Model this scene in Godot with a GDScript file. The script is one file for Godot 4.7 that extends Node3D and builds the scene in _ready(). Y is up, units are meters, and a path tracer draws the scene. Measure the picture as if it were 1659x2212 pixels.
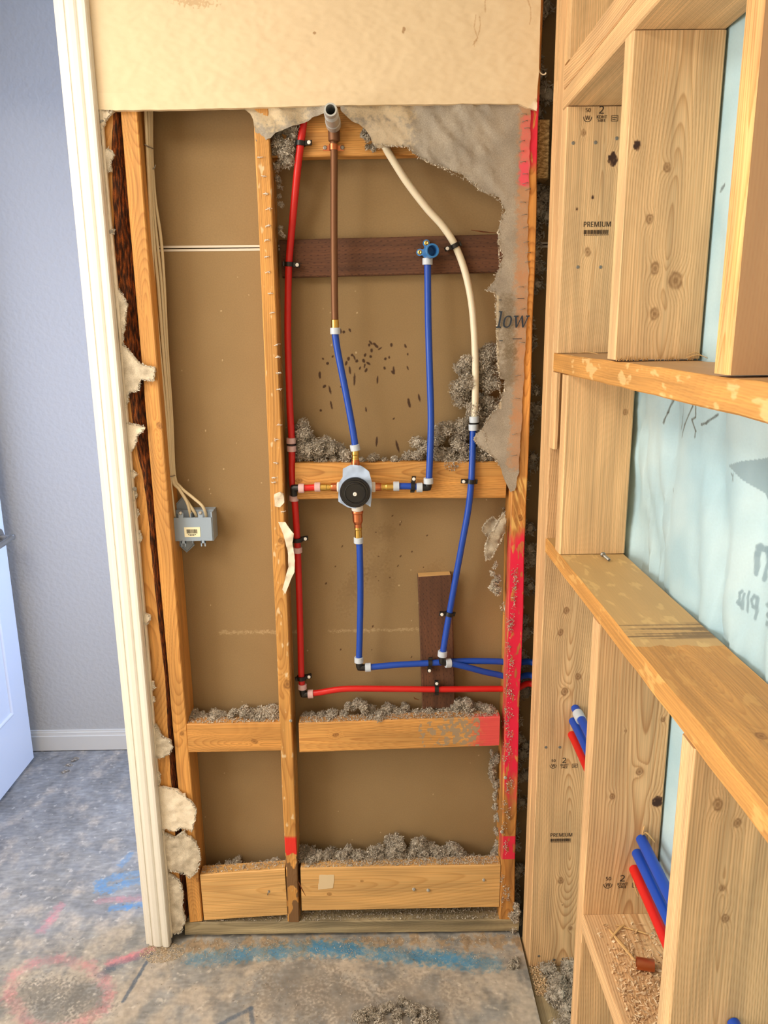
extends Node3D
# Units are metres. x runs right along the opened wall, y up, z out of the wall towards the viewer; the old studs' front faces lie at z = 0.

const TEX_W := 0.36
const TEX_L := 2.4
const CELLULOSE_A := Color(0.33, 0.285, 0.225)
const CELLULOSE_B := Color(0.55, 0.485, 0.395)
const CELLULOSE_BRIGHT := Color(0.66, 0.60, 0.51)
var rng := RandomNumberGenerator.new()
var nz := FastNoiseLite.new()
var M := {}
var taken := {}


# ---------------------------------------------------------------- geometry collector
class Geo:
	var v := PackedVector3Array()
	var n := PackedVector3Array()
	var u := PackedVector2Array()
	var c := PackedColorArray()
	var tint := Color(1, 1, 1)
	var colored := false

	func tri(a: Vector3, b: Vector3, d: Vector3, na: Vector3, nb: Vector3, nd: Vector3, ua := Vector2.ZERO, ub := Vector2.ZERO, ud := Vector2.ZERO) -> void:
		var g := (d - a).cross(b - a)
		if g.dot(na + nb + nd) < 0.0:
			v.append(a); v.append(d); v.append(b)
			n.append(na); n.append(nd); n.append(nb)
			u.append(ua); u.append(ud); u.append(ub)
		else:
			v.append(a); v.append(b); v.append(d)
			n.append(na); n.append(nb); n.append(nd)
			u.append(ua); u.append(ub); u.append(ud)
		if colored:
			c.append(tint); c.append(tint); c.append(tint)

	func flat(a: Vector3, b: Vector3, d: Vector3, outward: Vector3, ua := Vector2.ZERO, ub := Vector2.ZERO, ud := Vector2.ZERO) -> void:
		var g := (b - a).cross(d - a)
		if g.length_squared() < 1e-18:
			return
		g = g.normalized()
		if g.dot(outward) < 0.0:
			g = -g
		tri(a, b, d, g, g, g, ua, ub, ud)

	func quad(a: Vector3, b: Vector3, d: Vector3, e: Vector3, outward: Vector3, ua := Vector2.ZERO, ub := Vector2.ZERO, ud := Vector2.ZERO, ue := Vector2.ZERO) -> void:
		flat(a, b, d, outward, ua, ub, ud)
		flat(a, d, e, outward, ua, ud, ue)

	# A squared timber: corner, width, depth and length vectors; chamfered long edges, rough sides
	func board(o: Vector3, a: Vector3, b: Vector3, l: Vector3, ch := 0.002, seg := 1, rough := 0.0, noise: FastNoiseLite = null, u0 := 0.0, v0 := 0.0, width := 0.36, length := 2.4) -> void:
		var wa := a.length()
		var wb := b.length()
		var wl := l.length()
		var ah := a / wa
		var bh := b / wb
		var k := minf(ch, minf(wa, wb) * 0.3)
		var ring := [Vector2(k, 0), Vector2(wa - k, 0), Vector2(wa, k), Vector2(wa, wb - k), Vector2(wa - k, wb), Vector2(k, wb), Vector2(0, wb - k), Vector2(0, k)]
		var per := [0.0]
		for j in 8:
			per.append(per[j] + ring[j].distance_to(ring[(j + 1) % 8]))
		var mid := o + a * 0.5 + b * 0.5
		var rows := []
		for i in seg + 1:
			var t := float(i) / seg
			var row := []
			for j in 8:
				var q: Vector3 = o + l * t + ah * ring[j].x + bh * ring[j].y
				if rough > 0.0:
					var s := q * 1.0
					q += ah * noise.get_noise_3d(s.x * 900, s.y * 240, s.z * 900 + j * 7) * rough
					q += bh * noise.get_noise_3d(s.x * 900 + 91, s.y * 240, s.z * 900 + j * 5) * rough
				row.append(q)
			rows.append(row)
		for i in seg:
			var va := v0 + wl * i / seg / length
			var vb := v0 + wl * (i + 1) / seg / length
			for j in 8:
				var j2 := (j + 1) % 8
				var outw: Vector3 = (rows[i][j] + rows[i][j2]) * 0.5 - (mid + l * (float(i) / seg))
				var ua: float = u0 + per[j] / width
				var ub: float = u0 + per[j + 1] / width
				quad(rows[i][j], rows[i][j2], rows[i + 1][j2], rows[i + 1][j], outw, Vector2(ua, va), Vector2(ub, va), Vector2(ub, vb), Vector2(ua, vb))
		for e in 2:
			var row: Array = rows[0] if e == 0 else rows[seg]
			var outw := -l if e == 0 else l
			for j in range(1, 7):
				flat(row[0], row[j], row[j + 1], outw, Vector2(u0, v0), Vector2(u0 + ring[j].x / width, v0 + ring[j].y / length), Vector2(u0 + ring[j + 1].x / width, v0 + ring[j + 1].y / length))

	func box(center: Vector3, size: Vector3, ch := 0.001) -> void:
		board(center - size * 0.5, Vector3(size.x, 0, 0), Vector3(0, 0, size.z), Vector3(0, size.y, 0), ch)

	func obox(center: Vector3, ax: Vector3, ay: Vector3, az: Vector3, ch := 0.0005) -> void:
		board(center - (ax + ay + az) * 0.5, ax, az, ay, ch)

	func tube(pts: PackedVector3Array, radii, sides := 14, caps := true, squash := 1.0) -> void:
		var m := pts.size()
		var t0 := (pts[1] - pts[0]).normalized()
		var up := Vector3.UP if absf(t0.y) < 0.9 else Vector3.RIGHT
		var nx := t0.cross(up).normalized()
		var dist := 0.0
		var pr := []
		var pn := []
		var pd := 0.0
		for i in m:
			var t := (pts[mini(i + 1, m - 1)] - pts[maxi(i - 1, 0)]).normalized()
			nx = (nx - t * nx.dot(t)).normalized()
			var ny := t.cross(nx)
			var r: float = radii if radii is float else radii[i]
			var row := []
			var nr := []
			for j in sides + 1:
				var w := TAU * j / sides
				var d := nx * cos(w) + ny * sin(w) * squash
				row.append(pts[i] + d * r)
				nr.append((nx * cos(w) + ny * sin(w) / squash).normalized())
			if i > 0:
				dist += pts[i].distance_to(pts[i - 1])
				for j in sides:
					var ua := Vector2(float(j) / sides, pd)
					var ub := Vector2(float(j + 1) / sides, pd)
					var uc := Vector2(float(j + 1) / sides, dist)
					var ue := Vector2(float(j) / sides, dist)
					tri(pr[j], pr[j + 1], row[j + 1], pn[j], pn[j + 1], nr[j + 1], ua, ub, uc)
					tri(pr[j], row[j + 1], row[j], pn[j], nr[j + 1], nr[j], ua, uc, ue)
			if caps and (i == 0 or i == m - 1):
				for j in sides:
					flat(pts[i], row[j], row[j + 1], -t if i == 0 else t)
			pr = row; pn = nr; pd = dist

	# Turned shape: profile of (distance along the axis, radius)
	func lathe(o: Vector3, axis: Vector3, prof: Array, sides := 24) -> void:
		var ax := axis.normalized()
		var up := Vector3.UP if absf(ax.y) < 0.9 else Vector3.RIGHT
		var nx := ax.cross(up).normalized()
		var ny := ax.cross(nx)
		for i in prof.size() - 1:
			var h0: float = prof[i][0]
			var r0: float = prof[i][1]
			var h1: float = prof[i + 1][0]
			var r1: float = prof[i + 1][1]
			var sl := Vector2(r1 - r0, h1 - h0)
			if sl.length() < 1e-7:
				continue
			for j in sides:
				var w0 := TAU * j / sides
				var w1 := TAU * (j + 1) / sides
				var d0 := nx * cos(w0) + ny * sin(w0)
				var d1 := nx * cos(w1) + ny * sin(w1)
				var n0 := (d0 * sl.y - ax * sl.x).normalized()
				var n1 := (d1 * sl.y - ax * sl.x).normalized()
				var a := o + ax * h0 + d0 * r0
				var b := o + ax * h0 + d1 * r0
				var d := o + ax * h1 + d1 * r1
				var e := o + ax * h1 + d0 * r1
				if r0 > 1e-6:
					tri(a, b, d, n0, n1, n1)
				if r1 > 1e-6:
					tri(a, d, e, n0, n1, n0)


# ---------------------------------------------------------------- naming and committing
func numbered(called: String) -> String:
	var k: int = taken.get(called, 0)
	taken[called] = k + 1
	return called if k == 0 else "%s_%03d" % [called, k]

func tag(o: Node, label := "", category := "", group := "", kind := "") -> Node:
	if label: o.set_meta("label", label)
	if category: o.set_meta("category", category)
	if group: o.set_meta("group", group)
	if kind: o.set_meta("kind", kind)
	return o

func thing(called: String, label: String, category: String, at: Vector3, group := "") -> Node3D:
	var o := Node3D.new()
	o.name = numbered(called)
	add_child(o, true)
	o.position = at
	tag(o, label, category, group)
	return o

func world_of(p: Node) -> Vector3:
	var w := Vector3.ZERO
	while p != self and p is Node3D:
		w += p.position
		p = p.get_parent()
	return w

# Commits collected geometry as one mesh whose origin is the middle of its base
func put(g: Geo, called: String, m: Material, parent: Node = self) -> MeshInstance3D:
	var box := AABB(g.v[0], Vector3.ZERO)
	for p in g.v:
		box = box.expand(p)
	var base := Vector3(box.get_center().x, box.position.y, box.get_center().z)
	var vv := PackedVector3Array()
	vv.resize(g.v.size())
	for i in g.v.size():
		vv[i] = g.v[i] - base
	var arr := []
	arr.resize(Mesh.ARRAY_MAX)
	arr[Mesh.ARRAY_VERTEX] = vv
	arr[Mesh.ARRAY_NORMAL] = g.n
	arr[Mesh.ARRAY_TEX_UV] = g.u
	if g.c.size() == vv.size():
		arr[Mesh.ARRAY_COLOR] = g.c
	var mesh := ArrayMesh.new()
	mesh.add_surface_from_arrays(Mesh.PRIMITIVE_TRIANGLES, arr)
	var o := MeshInstance3D.new()
	o.mesh = mesh
	o.material_override = m
	o.name = numbered(called) if parent == self else called
	parent.add_child(o, true)
	o.position = base - world_of(parent)
	return o

func structure(g: Geo, called: String, m: Material, label := "") -> MeshInstance3D:
	var o := put(g, called, m)
	tag(o, label, "", "", "structure")
	return o

func V2(f: Array) -> PackedVector2Array:
	var p := PackedVector2Array()
	for i in range(0, f.size(), 2):
		p.append(Vector2(f[i], f[i + 1]))
	return p

func V3(f: Array) -> PackedVector3Array:
	var p := PackedVector3Array()
	for i in range(0, f.size(), 3):
		p.append(Vector3(f[i], f[i + 1], f[i + 2]))
	return p

# A smooth curve through the points
func curve(p: PackedVector3Array, per := 8) -> PackedVector3Array:
	var r := PackedVector3Array()
	for i in p.size() - 1:
		var a := p[maxi(i - 1, 0)]
		var d := p[mini(i + 2, p.size() - 1)]
		for k in per:
			r.append(p[i].cubic_interpolate(p[i + 1], a, d, float(k) / per))
	r.append(p[p.size() - 1])
	return r

# A torn or cut sheet with thickness, standing at z; relief gives its dents and folds
func sheet(g: Geo, outline: PackedVector2Array, z: float, thick: float, cell: float, ragged: float, relief: Callable, uv0 := Vector2.ZERO, uv1 := Vector2.ONE) -> void:
	var edge := PackedVector2Array()
	for i in outline.size():
		var a := outline[i]
		var b := outline[(i + 1) % outline.size()]
		var k := maxi(1, int(a.distance_to(b) / (cell * 0.6)))
		for j in k:
			var q := a.lerp(b, float(j) / k)
			q += Vector2(nz.get_noise_2d(q.x * 3000, q.y * 3000), nz.get_noise_2d(q.x * 3000 + 500, q.y * 3000 - 300)) * ragged
			edge.append(q)
	var pts := edge.duplicate()
	var lo := edge[0]
	var hi := edge[0]
	for q in edge:
		lo = lo.min(q); hi = hi.max(q)
	var y := lo.y + cell * 0.5
	while y < hi.y:
		var x := lo.x + cell * 0.5
		while x < hi.x:
			var q := Vector2(x, y) + Vector2(rng.randf_range(-0.3, 0.3), rng.randf_range(-0.3, 0.3)) * cell
			if Geometry2D.is_point_in_polygon(q, edge):
				pts.append(q)
			x += cell
		y += cell
	var idx := Geometry2D.triangulate_delaunay(pts)
	var p3 := PackedVector3Array()
	var nn := PackedVector3Array()
	for q in pts:
		p3.append(Vector3(q.x, q.y, z + relief.call(q.x, q.y)))
		nn.append(Vector3.ZERO)
	var keep := []
	for t in range(0, idx.size(), 3):
		var mid := (pts[idx[t]] + pts[idx[t + 1]] + pts[idx[t + 2]]) / 3.0
		if Geometry2D.is_point_in_polygon(mid, edge):
			keep.append(t)
			var f := (p3[idx[t + 1]] - p3[idx[t]]).cross(p3[idx[t + 2]] - p3[idx[t]])
			if f.z < 0: f = -f
			for k in 3:
				nn[idx[t + k]] += f
	var span := uv1 - uv0
	for t in keep:
		var a: int = idx[t]
		var b: int = idx[t + 1]
		var d: int = idx[t + 2]
		var ua := (pts[a] - uv0) / span
		var ub := (pts[b] - uv0) / span
		var ud := (pts[d] - uv0) / span
		ua.y = 1 - ua.y; ub.y = 1 - ub.y; ud.y = 1 - ud.y
		g.tri(p3[a], p3[b], p3[d], nn[a].normalized(), nn[b].normalized(), nn[d].normalized(), ua, ub, ud)
		var dz := Vector3(0, 0, -thick)
		g.tri(p3[a] + dz, p3[b] + dz, p3[d] + dz, -nn[a].normalized(), -nn[b].normalized(), -nn[d].normalized(), ua, ub, ud)
	for i in edge.size():
		var j := (i + 1) % edge.size()
		var t2 := edge[j] - edge[i]
		var o2 := Vector3(t2.y, -t2.x, 0)
		if Geometry2D.is_point_in_polygon((edge[i] + edge[j]) * 0.5 + Vector2(o2.x, o2.y).normalized() * 0.0008, edge):
			o2 = -o2
		var uu := (edge[i] - uv0) / span
		uu.y = 1 - uu.y
		g.quad(p3[i], p3[j], p3[j] + Vector3(0, 0, -thick), p3[i] + Vector3(0, 0, -thick), o2, uu, uu, uu, uu)

# Loose fill: lumpy cores with crumpled flakes all over them
func flake(g: Geo, p: Vector3, s: float) -> void:
	var a := Vector3(rng.randfn(), rng.randfn(), rng.randfn()).normalized() * s * rng.randf_range(0.7, 1.6)
	var b := Vector3(rng.randfn(), rng.randfn(), rng.randfn()).normalized() * s * rng.randf_range(0.3, 0.7)
	var h := a.cross(b).normalized() * s * rng.randf_range(0.1, 0.5)
	var top := p + h
	g.flat(top, p + a, p + b, h)
	g.flat(top, p + b, p - a, h)
	g.flat(top, p - a, p - b, h)
	g.flat(top, p - b, p + a, h)

func blob(g: Geo, c: Vector3, r: Vector3, rough := 0.35) -> void:
	var la := 9
	var lo := 14
	var rows := []
	for i in la + 1:
		var row := []
		for j in lo + 1:
			var th := PI * i / la
			var ph := TAU * (j % lo) / lo
			var d := Vector3(sin(th) * cos(ph), cos(th), sin(th) * sin(ph))
			var q := c + d * r
			row.append(c + d * r * (1.0 + rough * nz.get_noise_3d(q.x * 2500, q.y * 2500, q.z * 2500)))
		rows.append(row)
	for i in la:
		for j in lo:
			g.quad(rows[i][j], rows[i][j + 1], rows[i + 1][j + 1], rows[i + 1][j], (rows[i][j] + rows[i + 1][j + 1]) * 0.5 - c)

func shade(pal: int) -> Color:
	var t := rng.randf()
	if pal == 1:   # wood shavings
		return Color(0.62, 0.40, 0.20).lerp(Color(0.80, 0.62, 0.40), t)
	if pal == 2:   # plaster crumbs
		return Color(0.40, 0.35, 0.28).lerp(Color(0.66, 0.58, 0.47), t)
	# grey cellulose: the same newsprint tones for every heap, lit or in the gap
	return CELLULOSE_BRIGHT if t > 0.93 else CELLULOSE_A.lerp(CELLULOSE_B, rng.randf())

func heap(called: String, label: String, blobs: Array, per: float, size := 0.0029, pal := 0, group := "", parent: Node = self, core := 0.55) -> MeshInstance3D:
	var g := Geo.new()
	g.colored = true
	var clumps := []
	for b in blobs:
		for k in 3:
			var jit := Vector3(rng.randf_range(-1, 1), rng.randf_range(-1, 1), rng.randf_range(-1, 1))
			var f := rng.randf_range(0.5, 0.75)
			clumps.append([b[0] + jit.x * b[3] * 0.6, b[1] + jit.y * b[4] * 0.45, b[2] + jit.z * b[5] * 0.45, b[3] * f, b[4] * f, b[5] * f])
	for b in clumps:
		var c := Vector3(b[0], b[1], b[2])
		var r := Vector3(b[3], b[4], b[5])
		if core > 0.0:
			g.tint = shade(pal)
			blob(g, c, r * core)
		var area := 4.0 * PI * pow((pow(r.x * r.y, 1.6) + pow(r.x * r.z, 1.6) + pow(r.y * r.z, 1.6)) / 3.0, 1.0 / 1.6)
		for k in int(area * per):
			var d := Vector3(rng.randfn(), rng.randfn(), rng.randfn()).normalized()
			var q := c + d * r
			q = c + d * r * (rng.randf_range(0.60, 1.10) + 0.45 * nz.get_noise_3d(q.x * 2500, q.y * 2500, q.z * 2500))
			g.tint = shade(pal)
			flake(g, q, size * rng.randf_range(0.5, 1.4))
	var o := put(g, called, M.loose, parent)
	tag(o, label if parent == self else "", "insulation" if parent == self else "", group if parent == self else "", "stuff")
	return o


# ---------------------------------------------------------------- materials and textures
func mat(c: Color, rough := 0.7, metal := 0.0) -> StandardMaterial3D:
	var m := StandardMaterial3D.new()
	m.albedo_color = c
	m.roughness = rough
	m.metallic = metal
	return m

func rgb(r: int, g: int, b: int) -> Color:
	return Color(r / 255.0, g / 255.0, b / 255.0)

func picture(w: int, h: int, data: PackedByteArray) -> ImageTexture:
	return ImageTexture.create_from_image(Image.create_from_data(w, h, false, Image.FORMAT_RGB8, data))

func textured(t: Texture2D, rough := 0.75) -> StandardMaterial3D:
	var m := mat(Color.WHITE, rough)
	m.albedo_texture = t
	return m

# Flat-sawn timber: growth rings cut lengthwise, knots, fibre streaks, optional paint(x, y) -> [colour, cover]
func timber(seed_: int, early: Color, late: Color, o := {}) -> ImageTexture:
	var w: int = o.get("w", 448)
	var h: int = o.get("h", 1024)
	var wide: float = o.get("wide", TEX_W)
	var long: float = o.get("long", TEX_L)
	var freq: float = o.get("freq", 250.0)
	var knots: Array = o.get("knots", [])
	var deep: float = o.get("deep", 0.02)
	var strength: float = o.get("strength", 0.7)
	var blotch: float = o.get("blotch", 0.10)
	var paint = o.get("paint")
	var knot_color: Color = o.get("knot", late.darkened(0.22))
	var n := FastNoiseLite.new()
	n.seed = seed_
	n.frequency = 0.01
	n.fractal_octaves = 2
	var data := PackedByteArray()
	data.resize(w * h * 3)
	var x_mid: float = o.get("mid", 0.07)
	var p := 0
	for j in h:
		var y := long * j / h
		var x0 := x_mid + n.get_noise_1d(y * 60) * 0.04
		var dd := deep * (1.0 + 2.6 * n.get_noise_1d(y * 110 + 700))
		var near := []
		for k in knots:
			if absf(y - k[1]) < k[2] * 7:
				near.append(k)
		for i in w:
			var x := wide * i / w
			var warp := n.get_noise_2d(x * 700, y * 70) * 0.0045
			var dx := x - x0
			var r := sqrt(dx * dx + dd * dd) + warp
			var kd := 0.0
			var hole := 0.0
			for k in near:
				var ex: float = (x - k[0]) / k[2]
				var ey: float = (y - k[1]) / (k[2] * 1.3)
				var d2 := ex * ex + ey * ey
				r += 0.012 * exp(-d2 * 0.45) * (k[2] / 0.012)
				if k.size() > 3 and d2 < 1.2:
					hole = maxf(hole, 1.0 - smoothstep(0.45, 1.1, d2 + n.get_noise_2d(x * 9000, y * 9000) * 0.8))
				if d2 < 1.6:
					kd = maxf(kd, clampf((1.0 - d2 + n.get_noise_2d(x * 6000, y * 6000) * 0.5) * 1.6, 0, 1) * (0.72 + 0.28 * sin(sqrt(d2) * 11.0)))
			var ph := r * freq
			var ring := ph - floorf(ph)
			var f := ring * ring
			f = (f * f * 0.75 + f * 0.25) * (1.0 - smoothstep(0.88, 1.0, ring))
			f = f * 1.25 * strength
			var fib := n.get_noise_2d(x * 26000, y * 160) * 0.10 + n.get_noise_2d(x * 2500 + 50, y * 300) * blotch
			var cr := lerpf(early.r, late.r, f) * (1.0 + fib)
			var cg := lerpf(early.g, late.g, f) * (1.0 + fib)
			var cb := lerpf(early.b, late.b, f) * (1.0 + fib)
			if kd > 0.0:
				cr = lerpf(cr, knot_color.r, kd * 0.8)
				cg = lerpf(cg, knot_color.g, kd * 0.8)
				cb = lerpf(cb, knot_color.b, kd * 0.8)
			if hole > 0.0:
				cr = lerpf(cr, 0.24, hole); cg = lerpf(cg, 0.14, hole); cb = lerpf(cb, 0.08, hole)
			if paint != null:
				var pc: Array = paint.call(x, y)
				var cov: float = pc[1]
				if cov > 0.0:
					var col: Color = pc[0]
					cr = lerpf(cr, col.r, cov)
					cg = lerpf(cg, col.g, cov)
					cb = lerpf(cb, col.b, cov)
			data[p] = int(clampf(cr, 0, 1) * 255)
			data[p + 1] = int(clampf(cg, 0, 1) * 255)
			data[p + 2] = int(clampf(cb, 0, 1) * 255)
			p += 3
	return picture(w, h, data)

# Mottled surface: base colour, second colour over patches, speckle
func mottled(seed_: int, w: int, h: int, a: Color, b: Color, scale: float, grain: float, stretch := 1.0) -> Image:
	var n := FastNoiseLite.new()
	n.seed = seed_
	n.frequency = 0.01
	n.fractal_octaves = 4
	var data := PackedByteArray()
	data.resize(w * h * 3)
	var p := 0
	for j in h:
		for i in w:
			var t := clampf(0.5 + n.get_noise_2d(i * scale * stretch, j * scale) * 1.1, 0, 1)
			var s := 1.0 + n.get_noise_2d(i * 40.0 + 999, j * 40.0) * grain
			data[p] = int(clampf(lerpf(a.r, b.r, t) * s, 0, 1) * 255)
			data[p + 1] = int(clampf(lerpf(a.g, b.g, t) * s, 0, 1) * 255)
			data[p + 2] = int(clampf(lerpf(a.b, b.b, t) * s, 0, 1) * 255)
			p += 3
	return Image.create_from_data(w, h, false, Image.FORMAT_RGB8, data)

func blend(im: Image, x: int, y: int, c: Color, a: float) -> void:
	if x >= 0 and y >= 0 and x < im.get_width() and y < im.get_height() and a > 0.0:
		im.set_pixel(x, y, im.get_pixel(x, y).lerp(c, minf(a, 1.0)))

# Soft stroke along a line of points given in picture pixels, broken up by noise
func stroke(im: Image, pts: PackedVector2Array, half: float, c: Color, cover: float, soft := 0.5, breakup := 0.6) -> void:
	for s in pts.size() - 1:
		var a := pts[s]
		var b := pts[s + 1]
		var lo := a.min(b) - Vector2(half, half) * 1.6
		var hi := a.max(b) + Vector2(half, half) * 1.6
		for y in range(maxi(0, int(lo.y)), mini(im.get_height(), int(hi.y) + 1)):
			for x in range(maxi(0, int(lo.x)), mini(im.get_width(), int(hi.x) + 1)):
				var q := Vector2(x, y)
				var d := q.distance_to(Geometry2D.get_closest_point_to_segment(q, a, b)) / half
				d += nz.get_noise_2d(x * 9.0, y * 9.0) * breakup
				var al := cover * (1.0 - smoothstep(1.0 - soft, 1.0 + soft, d)) * (1.0 - breakup * clampf(nz.get_noise_2d(x * 30.0 + 77, y * 30.0) + 0.1, 0, 1))
				blend(im, x, y, c, al)

func spot(im: Image, cx: float, cy: float, rx: float, ry: float, turn: float, c: Color, cover: float, breakup := 0.4) -> void:
	var rr := maxf(rx, ry) * 1.5 + 1
	var cs := cos(turn)
	var sn := sin(turn)
	for y in range(int(cy - rr), int(cy + rr) + 1):
		for x in range(int(cx - rr), int(cx + rr) + 1):
			var dx := x - cx
			var dy := y - cy
			var d := sqrt(pow((dx * cs + dy * sn) / rx, 2) + pow((-dx * sn + dy * cs) / ry, 2))
			d += nz.get_noise_2d(x * 14.0, y * 14.0) * breakup
			blend(im, x, y, c, cover * (1.0 - smoothstep(0.7, 1.15, d)))

func relief_texture(seed_: int, size: int, freq: float, octaves := 3, strength := 4.0) -> NoiseTexture2D:
	var n := FastNoiseLite.new()
	n.seed = seed_
	n.frequency = freq
	n.fractal_octaves = octaves
	var t := NoiseTexture2D.new()
	t.width = size
	t.height = size
	t.seamless = true
	t.noise = n
	t.as_normal_map = true
	t.bump_strength = strength
	return t

func words(parent: Node, called: String, text: String, at: Vector3, high: float, m: Material, facing := Basis(), stretch := 1.0, serif := false, shear := 0.0) -> MeshInstance3D:
	var f := SystemFont.new()
	f.font_names = PackedStringArray(["Droid Serif" if serif else "Droid Sans"])
	var t := TextMesh.new()
	t.font = f
	t.text = text
	t.font_size = 32
	t.pixel_size = high / 23.0
	t.depth = 0.0003
	var o := MeshInstance3D.new()
	o.mesh = t
	o.material_override = m
	o.name = called
	parent.add_child(o, true)
	var b := Basis(Vector3(stretch, 0, 0), Vector3(shear, 1, 0), Vector3(0, 0, 1))
	o.transform = Transform3D(facing * b, at - world_of(parent))
	return o

# Torn fibres fringing an outline
func fringe(parent: Node, outline: PackedVector2Array, z: float, tint0: Color, tint1: Color, per := 900.0, size := 0.0022) -> void:
	var g := Geo.new()
	g.colored = true
	for i in outline.size():
		var p := outline[i]
		var q := outline[(i + 1) % outline.size()]
		for k in int(p.distance_to(q) * per):
			var m := p.lerp(q, rng.randf()) + Vector2(rng.randfn(), rng.randfn()) * 0.0012
			g.tint = tint0.lerp(tint1, rng.randf())
			flake(g, Vector3(m.x, m.y, z + rng.randf_range(-0.002, 0.002)), size * rng.randf_range(0.4, 1.3))
	if g.v.size() > 0:
		tag(put(g, "torn_fibres", M.loose, parent), "", "", "", "stuff")

# Crumbs strewn over a level patch
func strew(g: Geo, lo: Vector3, hi: Vector3, count: int, size: float, pal: int) -> void:
	for k in count:
		g.tint = shade(pal)
		flake(g, Vector3(rng.randf_range(lo.x, hi.x), rng.randf_range(lo.y, hi.y), rng.randf_range(lo.z, hi.z)), size * rng.randf_range(0.4, 1.4))


# ---------------------------------------------------------------- scene
func _ready() -> void:
	rng.seed = 20240611
	nz.seed = 7
	nz.frequency = 0.01
	nz.fractal_octaves = 3
	# camera
	var cam := Camera3D.new()
	cam.name = "camera"
	add_child(cam)
	cam.fov = 67.346
	cam.near = 0.02
	var fwd := Vector3(0.010183, -0.233106, -0.972398)
	var right := Vector3(0.999853, -0.011032, 0.013115)
	cam.transform = Transform3D(Basis(right, right.cross(fwd), -fwd).orthonormalized(), Vector3(0, 1.65, 1.81))
	cam.current = true
	# sky and exposure
	var sky_m := ProceduralSkyMaterial.new()
	sky_m.sky_top_color = rgb(120, 165, 225)
	sky_m.sky_horizon_color = rgb(205, 222, 240)
	sky_m.ground_bottom_color = rgb(120, 112, 100)
	sky_m.ground_horizon_color = rgb(190, 185, 175)
	var sky := Sky.new()
	sky.sky_material = sky_m
	var env := Environment.new()
	env.background_mode = Environment.BG_SKY
	env.sky = sky
	env.background_energy_multiplier = 1.0
	env.tonemap_mode = Environment.TONE_MAPPER_LINEAR
	env.tonemap_exposure = 0.55
	env.sdfgi_enabled = true
	env.ssao_enabled = true
	env.ssil_enabled = true
	var we := WorldEnvironment.new()
	we.name = "world"
	we.environment = env
	add_child(we)
	# daylight through the window at the end of the hall, cool
	area_light("hall_window_daylight", Vector3(0.36, 1.45, -0.58), Vector3(-1, 0, 0), Vector2(0.66, 1.2), rgb(165, 196, 255), 6.5)
	# the ceiling panel of this room, warm, and daylight through the window in its left wall
	area_light("ceiling_panel_light", Vector3(-1.25, 2.63, 1.15), Vector3(0, -1, 0), Vector2(0.9, 0.9), rgb(255, 246, 232), 5.5)
	area_light("left_window_daylight", Vector3(-2.33, 1.55, 1.55), Vector3(1, 0, 0), Vector2(1.5, 1.3), rgb(255, 250, 240), 11.0)
	materials()
	room()
	old_framing()
	new_framing()
	sheets()
	plumbing()
	wiring()
	loose_fill()
	small_things()

func area_light(called: String, at: Vector3, towards: Vector3, size: Vector2, c: Color, energy: float) -> void:
	var l := AreaLight3D.new()
	l.name = called
	add_child(l)
	l.area_size = size
	l.light_color = c
	l.light_energy = energy
	l.area_range = 12.0
	l.area_attenuation = 2.0
	l.shadow_enabled = true
	l.position = at
	l.look_at_from_position(at, at + towards, Vector3.UP if absf(towards.y) < 0.9 else Vector3.FORWARD)

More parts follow.
